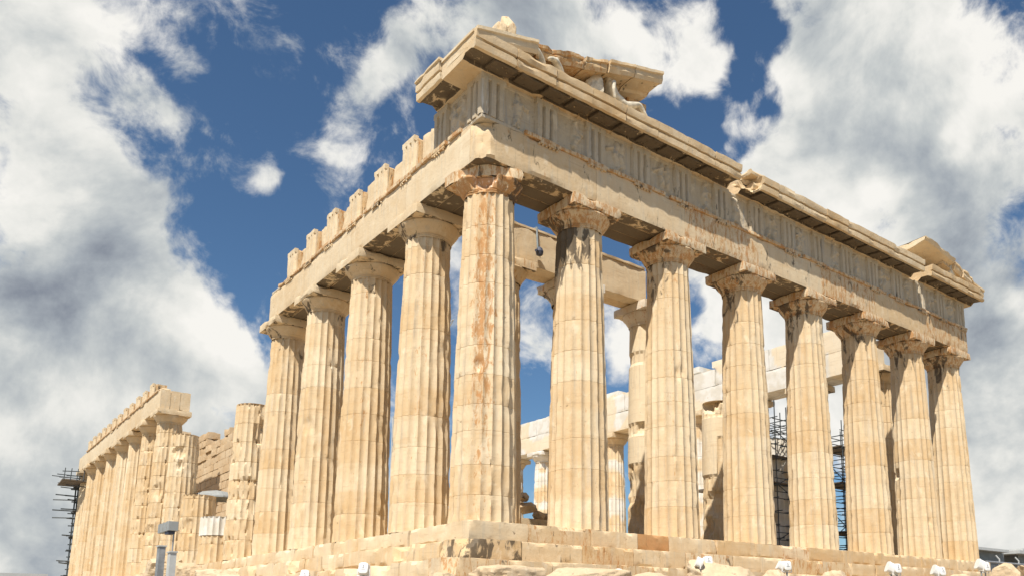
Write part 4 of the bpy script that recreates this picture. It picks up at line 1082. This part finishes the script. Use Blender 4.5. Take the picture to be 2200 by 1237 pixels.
# ------------------------------------------------------------------ grey floodlight on a post, rail in the foreground
lx, ly, lz = -8.0, -0.16, -0.62
gl = empty("post_floodlight", (lx, ly, -4.05), "grey box floodlight on a thin pale post before the far columns", "floodlight")
m = M(); block(m, (lx - 0.09, ly - 0.60, lz - 0.095), (lx + 0.09, ly + 0.36, lz + 0.095), res=0.3, chip=0, rough=0)
for y0 in (-0.42, -0.1, 0.2): block(m, (lx - 0.1, ly + y0 - 0.012, lz - 0.105), (lx + 0.1, ly + y0 + 0.012, lz + 0.105), res=0.3, chip=0, rough=0)
hh = m.build("housing", plain("lamp housing grey", (0.36, 0.37, 0.36), 0.5, 0.2, var=0.1), gl, (lx, ly, lz))
m = M(); block(m, (lx - 0.07, ly - 0.5, lz - 0.16), (lx + 0.06, ly - 0.2, lz - 0.098), res=0.3, chip=0, rough=0); m.build("ballast_box", DK, hh, (lx, ly, lz - 0.1))
m = M(); tube(m, (lx + 0.05, ly - 0.45, -4.05), (lx + 0.05, ly - 0.45, lz - 0.1), 0.016, 8); m.build("post", STL, gl, (lx, ly, -4.05))
PG = plain("pale grey paint", (0.50, 0.51, 0.50), 0.5, var=0.08)
for (py_, lab_, zt_) in ((-1.02, "pale grey square post at the lower left in front of the ruins", -1.20), (-0.05, "darker grey square post left of the pale one at the lower left", -1.02)):
    pp = empty("post", (-8.05, py_, -4.05), lab_, "post", "posts at the lower left")
    m = M(); block(m, (-8.10, py_ - 0.11, -4.05), (-7.98, py_ + 0.11, zt_), res=0.5, chip=0, rough=0); m.build("shaft", PG if py_ < -0.5 else STL, pp, (-8.05, py_, -4.05))
    m = M(); block(m, (-8.12, py_ - 0.13, zt_ + 0.003), (-7.96, py_ + 0.13, zt_ + 0.03), res=0.5, chip=0, rough=0); m.build("cap", PG, pp, (-8.05, py_, zt_))
rl_ = empty("railing", (-12, -8, -3.6), "white metal railing cut by the lower left edge", "railing")
RA, RB_ = np.array([-13.2, -7.98, -1.985]), np.array([-10.93, -8.0, -1.985])
m = M(); d_ = RB_ - RA
block(m, (RA[0], -8.03, -2.02), (RB_[0], -7.97, -1.962), res=0.6, chip=0, rough=0); m.build("top_rail", PG, rl_, (-12, -8, -2))
for t in (0.03, 0.5, 0.97):
    q_ = RA + d_ * t; m = M(); block(m, (q_[0] - 0.025, -8.025, -4.08), (q_[0] + 0.025, -7.975, -2.022), res=0.6, chip=0, rough=0); m.build("post", PG, rl_, (q_[0], -8, -4.08))

# ------------------------------------------------------------------ scaffolding
def scaffold(name, x0, x1, y0, y1, z0, z1, nx, ny, lift, label, seed, boards=(), overs=0.15, braces=True, r=0.03, skipp=0.0):
    rnd = random.Random(seed)
    root = empty(name, (x0, y0, z0), label, "scaffolding", "scaffolding round the ruins")
    gx = np.linspace(x0, x1, nx); gy = np.linspace(y0, y1, ny)
    for x in gx:
        for y in gy:
            m = M(); tube(m, (x, y, z0), (x + rnd.uniform(-.03, .03), y, z1 + rnd.uniform(-0.2, 0.6)), r, 6); m.build("upright", DST, root, (x, y, z0))
    z = z0 + 0.3; lv = 0
    while z < z1:
        m = M()
        for y in gy:
            if rnd.random() < skipp: continue
            tube(m, (x0 - overs * rnd.uniform(0.5, 2.5), y, z + rnd.uniform(-.03, .03)), (x1 + overs * rnd.uniform(0.5, 2.5), y, z + rnd.uniform(-.03, .03)), r * 0.85, 6)
        for x in gx: tube(m, (x, y0 - overs * rnd.uniform(0.5, 2), z + 0.05), (x, y1 + overs, z + 0.05), r * 0.85, 6)
        if rnd.random() < 0.6:
            for y in gy: tube(m, (x0 - overs, y, z + lift * 0.5), (x1 + overs, y, z + lift * 0.5), r * 0.8, 6)
        m.build("ledger", DST, root, (x0, y0, z))
        if lv in boards:
            m = M()
            for k in range(int((y1 - y0) / 0.26) + 1):
                yy = y0 + k * 0.26
                block(m, (x0 - 0.2, yy, z + 0.09), (x1 + 0.2, yy + 0.24, z + 0.13), res=1.0, chip=0, rough=0.01, seed=k)
            m.build("deck", WOOD, root, (x0, y0, z + 0.1))
        z += lift; lv += 1
    if braces:
        z = z0 + 0.3; s = 1
        while z + 2 * lift < z1:
            for y in (y0, y1):
                m = M(); a_, b_ = (x0, x1) if s > 0 else (x1, x0)
                tube(m, (a_, y - 0.04, z), (b_, y - 0.04, z + 2 * lift), r * 0.8, 6); m.build("brace", DST, root, (a_, y, z))
            z += 2 * lift; s = -s
    return root
scaffold("scaffolding", 17.9, 20.6, 3.6, 5.7, 0.55, 6.9, 4, 3, 0.62, "dark tube scaffolding round a white restored column, seen left of the fifth facade column", 5, boards=(4, 6), r=0.028)
scaffold("scaffolding", 23.7, 25.9, 3.9, 5.4, 0.55, 6.8, 3, 2, 0.62, "dark tube scaffolding against the sky, seen right of the fifth facade column", 6, boards=(1, 5, 8), r=0.03)
column(19.25, PY, 131, "low restored inner column topped with new white drums", cap=False, zbase=PZ, H=5.1, dmg=0.6, dz=0.2, new=0.5, rscale=0.9)
# wall at the scaffold foot, its shade put into dark brown boards
cb = empty("shade_wall", (18.4, 6.4, 0.5), "dark brown boarded wall, its shade put into the colour, low behind the scaffolding", "cabin")
CBM = plain("shade dark boards", (0.10, 0.065, 0.04), 0.8)
m = M()
for k in range(14): block(m, (18.2 + k * 0.3, 6.4, 0.5), (18.485 + k * 0.3, 8.4, 3.55), res=1, chip=0, rough=0.01, seed=k)
m.build("wall", CBM, cb, (18.4, 6.4, 0.5))
m = M(); block(m, (18.0, 5.9, 3.56), (22.6, 8.7, 3.68), res=1, chip=0, rough=0.01); m.build("roof", WOOD, cb, (18.4, 6.4, 3.56))

# west end scaffolding, hanging out past the far corner
sc = scaffold("scaffolding", -0.6, 1.4, YE + 0.3, YE + 3.2, -1.6, 9.9, 4, 3, 1.15, "dark scaffolding with an overhanging platform at the far left end of the temple", 8, boards=(3, 5, 7, 8), overs=0.2, r=0.07)
m = M()
for k in range(9): block(m, (-2.3 + 0.02 * k, YE - 1.2 + k * 0.5, 9.30), (0.6, YE - 0.78 + k * 0.5, 9.42), res=1, chip=0, rough=0.03, seed=k)
m.build("platform", WOOD, sc, (-1, YE, 9.3))
m = M()
rnd = random.Random(3)
for k in range(10):
    y_ = YE - 1.1 + rnd.uniform(0, 4); z_ = 8.9 + rnd.uniform(0, 1.4)
    tube(m, (-2.3 + rnd.uniform(-.5, .5), y_, z_), (0.8, y_ + rnd.uniform(-.4, .4), z_ + rnd.uniform(-.3, .3)), 0.045, 6)
for k in range(6):
    x_ = -2.2 + k * 0.5; tube(m, (x_, YE - 1.2, 9.3), (x_ + 0.05, YE - 1.2, 10.4), 0.04, 6)
m.build("guard_rail", DST, sc, (-1, YE, 9.6))
for z_ in (8.2, 7.7, 6.9, 6.2, 4.6, 2.2, 2.0):
    for k in range(2):
        m = M(); tube(m, (-1.7 + rnd.uniform(-0.9, .6), YE + rnd.uniform(0, 2), z_ + rnd.uniform(-.1, .1)), (0.6, YE + rnd.uniform(0, 2), z_ + rnd.uniform(-.15, .15)), 0.06, 6)
        m.build("pole", DST, sc, (-1, YE, z_))

# ------------------------------------------------------------------ canopy among the stumps
cn = empty("canopy", (2.4, 35.5, 0.5), "pale shade canopy on thin poles behind the white drum", "canopy")
m = M(); lathe(m, (2.0, 33.6, 0), [(1.45, 4.45), (1.42, 4.55), (0.9, 4.85), (0.05, 5.0)], k=8); lathe(m, (2.0, 33.6, 0), [(0.05, 4.95), (0.9, 4.8), (1.41, 4.46), (1.45, 4.44)], k=8)
m.build("roof", plain("canvas grey", (0.30, 0.31, 0.30), 0.8, var=0.15), cn, (2, 33.6, 4.5), sharp=10)
for dx, dy in ((-1.3, -1.2), (1.3, -1.2), (-1.3, 1.2), (1.3, 1.2)):
    m = M(); tube(m, (2.0 + dx, 33.6 + dy, 0.5), (2.0 + dx, 33.6 + dy, 4.6), 0.04, 6); m.build("pole", PG, cn, (2 + dx, 33.6 + dy, 0.5))
m = M()
for z_ in (1.5, 2.4, 3.2): tube(m, (0.7, 32.4, z_), (3.3, 32.4, z_), 0.03, 6); tube(m, (0.7, 32.4, z_), (0.7, 34.8, z_), 0.03, 6)
m.build("rail", PG, cn, (2, 32.4, 1.5))
m = M(); block(m, (1.6, 33.0, 0.5), (2.6, 34.4, 3.3), res=1, chip=0, rough=0); m.build("cabinet", plain("dark cabinet", (0.08, 0.09, 0.10), 0.6), cn, (2, 33.6, 0.5))

# ------------------------------------------------------------------ rope with a hanging lamp on the porch beam
hl = empty("hanging_lamp", (4.62, 3.93, 10.7), "dark lamp hanging on a grey rope from the porch beam", "hanging lamp")
m = M(); 
pts = [(4.60, 4.3, 11.78), (4.60, 3.96, 11.76), (4.62, 3.95, 11.3), (4.64, 3.94, 10.95)]
for a_, b_ in zip(pts[:-1], pts[1:]): tube(m, a_, b_, 0.035, 8)
m.build("rope", plain("blue grey rope", (0.30, 0.36, 0.40), 0.8), hl, pts[1])
m = M(); lathe(m, (4.62, 3.80, 10.74), [(0.01, -0.16), (0.12, -0.12), (0.15, 0.0), (0.11, 0.12), (0.03, 0.20)], k=14); tube(m, (4.62, 3.80, 10.74), (4.38, 3.70, 10.70), 0.05, 8)
m.build("lamp_head", DK, hl, (4.62, 3.8, 10.74))

# ------------------------------------------------------------------ grey shed with a flat roof far right
sh = empty("shed", (43, 8, -2), "grey metal shed with a flat pale roof at the right edge", "shed")
SG = plain("shed sheet", (0.21, 0.21, 0.20), 0.5, 0.2, var=0.2, scale=1.5)
m = M()
block(m, (38.6, 5.0, -4.05), (43.2, 9.0, 1.45), res=2, chip=0, rough=0); m.build("wall", SG, sh, (41, 7, -4))
m = M(); block(m, (38.3, 4.5, 1.455), (42.9, 9.4, 1.62), res=2, chip=0, rough=0); m.build("roof", PG, sh, (41, 7, 1.5))
m = M(); block(m, (36.5, 3.2, -0.05), (52, 3.7, 0.42), res=2, chip=0, rough=0)
tube(m, (36.5, 3.1, 0.55), (52, 3.1, 0.55), 0.07, 8)
m.build("beam", STL, sh, (44, 3.4, 0.2))
for x in (38.4, 41.0, 43.6, 46.2, 48.8):
    m = M(); tube(m, (x, 3.45, -4.05), (x, 3.45, -0.055), 0.12, 8); m.build("post", STL, sh, (x, 3.45, -4))
    m = M()
    pr_ = [(x, 3.2, 0.42), (x, 3.15, 0.75), (x - 0.12, 3.3, 1.0)]
    for a_, b_ in zip(pr_[:-1], pr_[1:]): tube(m, a_, b_, 0.045, 6)
    m.build("strut", PG, sh, (x, 3.2, 0.42))
sh2 = empty("kiosk", (48, 8, -2), "grey kiosk with a projecting white roof at the very right edge", "kiosk")
m = M(); block(m, (46.2, 5.4, -4.05), (52.5, 9.0, 1.5), res=2, chip=0, rough=0); m.build("wall", SG, sh2, (49, 7, -4))
m = M(); block(m, (44.9, 4.7, 1.505), (53, 9.4, 1.72), res=2, chip=0, rough=0); block(m, (46.6, 5.2, 1.725), (52.2, 9.0, 1.95), res=2, chip=0, rough=0); m.build("roof", PG, sh2, (49, 7, 1.5))
# distant low building seen between the columns at stylobate level
bd = empty("distant_building", (60, 62, -4), "tiny grey distant building low in the gap before the third facade column", "building")
m = M(); block(m, (57, 66, -4.05), (66, 74, 7.6), res=4, chip=0, rough=0); m.build("wall", SG, bd, (60, 70, -4))
m = M()
for k in range(4): block(m, (57.5 + k * 2, 67, 7.605), (58.7 + k * 2, 69, 8.3), res=2, chip=0, rough=0)
m.build("roof_units", STL, bd, (60, 68, 7.6))
# crane lattice far behind
cr = empty("crane", (33, 95, -4), "thin white lattice crane far behind, in the gap left of the second flank column", "crane")
m = M()
cx_, cy_ = 36.0, 78.0
for z_ in np.arange(-4, 23, 1.6):
    for (ax_, ay_, bx_, by_) in ((-.7, -.7, .7, -.7), (.7, -.7, .7, .7), (.7, .7, -.7, .7), (-.7, .7, -.7, -.7)):
        tube(m, (cx_ + ax_, cy_ + ay_, z_), (cx_ + bx_, cy_ + by_, z_ + 1.6), 0.07, 5); tube(m, (cx_ + ax_, cy_ + ay_, z_), (cx_ + bx_, cy_ + by_, z_), 0.06, 5)
for ax_, ay_ in ((-.7, -.7), (.7, -.7), (.7, .7), (-.7, .7)): tube(m, (cx_ + ax_, cy_ + ay_, -4), (cx_ + ax_, cy_ + ay_, 23), 0.1, 5)
m.build("mast", PG, cr, (cx_, cy_, -4))
m = M()
for k in range(12):
    a0 = np.array((cx_ - 0.5 + k * 0.12, cy_ - k * 0.9, 23 + k * 0.9)); a1 = a0 + np.array((0.12, -0.9, 0.9))
    for o_ in ((-.4, 0, 0), (.4, 0, 0), (0, .5, .4)): tube(m, a0 + o_, a1 + o_, 0.07, 5)
    tube(m, a0 + (-.4, 0, 0), a1 + (.4, 0, 0), 0.05, 5)
m.build("jib", PG, cr, (cx_, cy_, 23))

# ------------------------------------------------------------------ sculpture in the pediment
STN = plain("sculpture stone", (0.66, 0.60, 0.48), 0.8, var=0.3, scale=5.0, bump=0.5)
def skin(name, pts, edges, mat, parent=None, origin=(0, 0, 0), sub=2):
    me = bpy.data.meshes.new(name)
    me.from_pydata([tuple(np.array(p[:3]) - np.array(origin)) for p in pts], edges, [])
    ob = bpy.data.objects.new(name, me); COL.objects.link(ob); ob.location = origin
    at = me.attributes.new('wear', 'FLOAT_COLOR', 'POINT'); at.data.foreach_set('color', [0.6, 0.1, 0.1, 0.0] * len(pts))
    s = ob.modifiers.new("skin", 'SKIN')
    sv = me.skin_vertices[0].data if me.skin_vertices else None
    if sv is None:
        bpy.context.view_layer.objects.active = ob
        return ob
    for v, p in zip(sv, pts):
        v.radius = (p[3], p[4] if len(p) > 4 else p[3]); v.use_root = False
    sv[0].use_root = True
    s.use_smooth_shade = True
    b = ob.modifiers.new("subsurf", 'SUBSURF'); b.levels = sub; b.render_levels = sub
    me.materials.append(mat)
    return ob
def skin_root(name, pts, edges, label, cat, group=None):
    o = skin(name, pts, edges, STN, None, pts[0][:3])
    tag(o, label, cat, group)
    return o
# reclining figure without clothes on the torso, leaning back on the left arm, knees bent
gz = ZG + 0.02
bx_ = 4.15; by_ = -1.18
fig = [(bx_, by_, gz + 0.24, 0.20, 0.19), (bx_ - 0.20, by_ + 0.02, gz + 0.46, 0.18, 0.16), (bx_ - 0.36, by_ + 0.04, gz + 0.72, 0.20, 0.15), (bx_ - 0.42, by_ + 0.03, gz + 0.93, 0.09, 0.085),
       (bx_ - 0.43, by_ - 0.02, gz + 1.12, 0.12, 0.13),
       (bx_ - 0.42, by_ - 0.25, gz + 0.80, 0.085), (bx_ - 0.50, by_ - 0.32, gz + 0.48, 0.065), (bx_ - 0.42, by_ - 0.30, gz + 0.14, 0.05),
       (bx_ - 0.38, by_ + 0.28, gz + 0.80, 0.085), (bx_ - 0.05, by_ + 0.30, gz + 0.66, 0.06), (bx_ + 0.22, by_ + 0.20, gz + 0.62, 0.045),
       (bx_ + 0.40, by_ - 0.14, gz + 0.34, 0.13), (bx_ + 0.78, by_ - 0.16, gz + 0.52, 0.10), (bx_ + 1.12, by_ - 0.18, gz + 0.12, 0.06), (bx_ + 1.30, by_ - 0.20, gz + 0.06, 0.045),
       (bx_ + 0.42, by_ + 0.14, gz + 0.26, 0.13), (bx_ + 0.85, by_ + 0.12, gz + 0.20, 0.10), (bx_ + 1.25, by_ + 0.10, gz + 0.12, 0.06), (bx_ + 1.42, by_ + 0.08, gz + 0.08, 0.045)]
fe = [(0, 1), (1, 2), (2, 3), (3, 4), (2, 5), (5, 6), (6, 7), (2, 8), (8, 9), (9, 10), (0, 11), (11, 12), (12, 13), (13, 14), (0, 15), (15, 16), (16, 17), (17, 18)]
skin_root("statue", fig, fe, "weathered stone statue of a reclining figure under the raking cornice", "statue")
# draped bust fragment left of it
rock((3.15, -1.15, ZG + 0.50), (0.26, 0.24, 0.50), 411, "tall draped stone fragment leaning under the raking cornice", None, name="statue_fragment", cat="statue fragment", mat=STN, a=(0.9, 0.05, 0, 0), rough=0.09, cuts=5)
for k, (x, s, lab) in enumerate(((0.62, 1.0, "left stone horse head raised above the cornice near the corner"), (1.35, 0.92, "right stone horse head with a worn muzzle above the cornice"))):
    y = -1.42
    hp_ = [(x + 0.34 * s, y + 0.15, gz + 0.02, 0.20, 0.12), (x + 0.20 * s, y + 0.05, gz + 0.25 * s, 0.17, 0.10), (x + 0.02 * s, y - 0.02, gz + 0.44 * s, 0.12, 0.09), (x - 0.20 * s, y - 0.08, gz + 0.40 * s, 0.095, 0.075), (x - 0.38 * s, y - 0.14, gz + 0.28 * s, 0.07, 0.06), (x + 0.06 * s, y - 0.02, gz + 0.60 * s, 0.03)]
    skin_root("horse_head_statue", hp_, [(0, 1), (1, 2), (2, 3), (3, 4), (2, 5)], lab, "horse head statue", "stone horse heads in the pediment")
rock((26.0, -1.15, ZG + 0.46), (0.34, 0.28, 0.36), 415, "pale rounded stone head fragment at the far corner of the roof", None, name="statue_fragment", cat="statue fragment", mat=STN, a=(0.9, 0.05, 0, 0), rough=0.08, cuts=5)
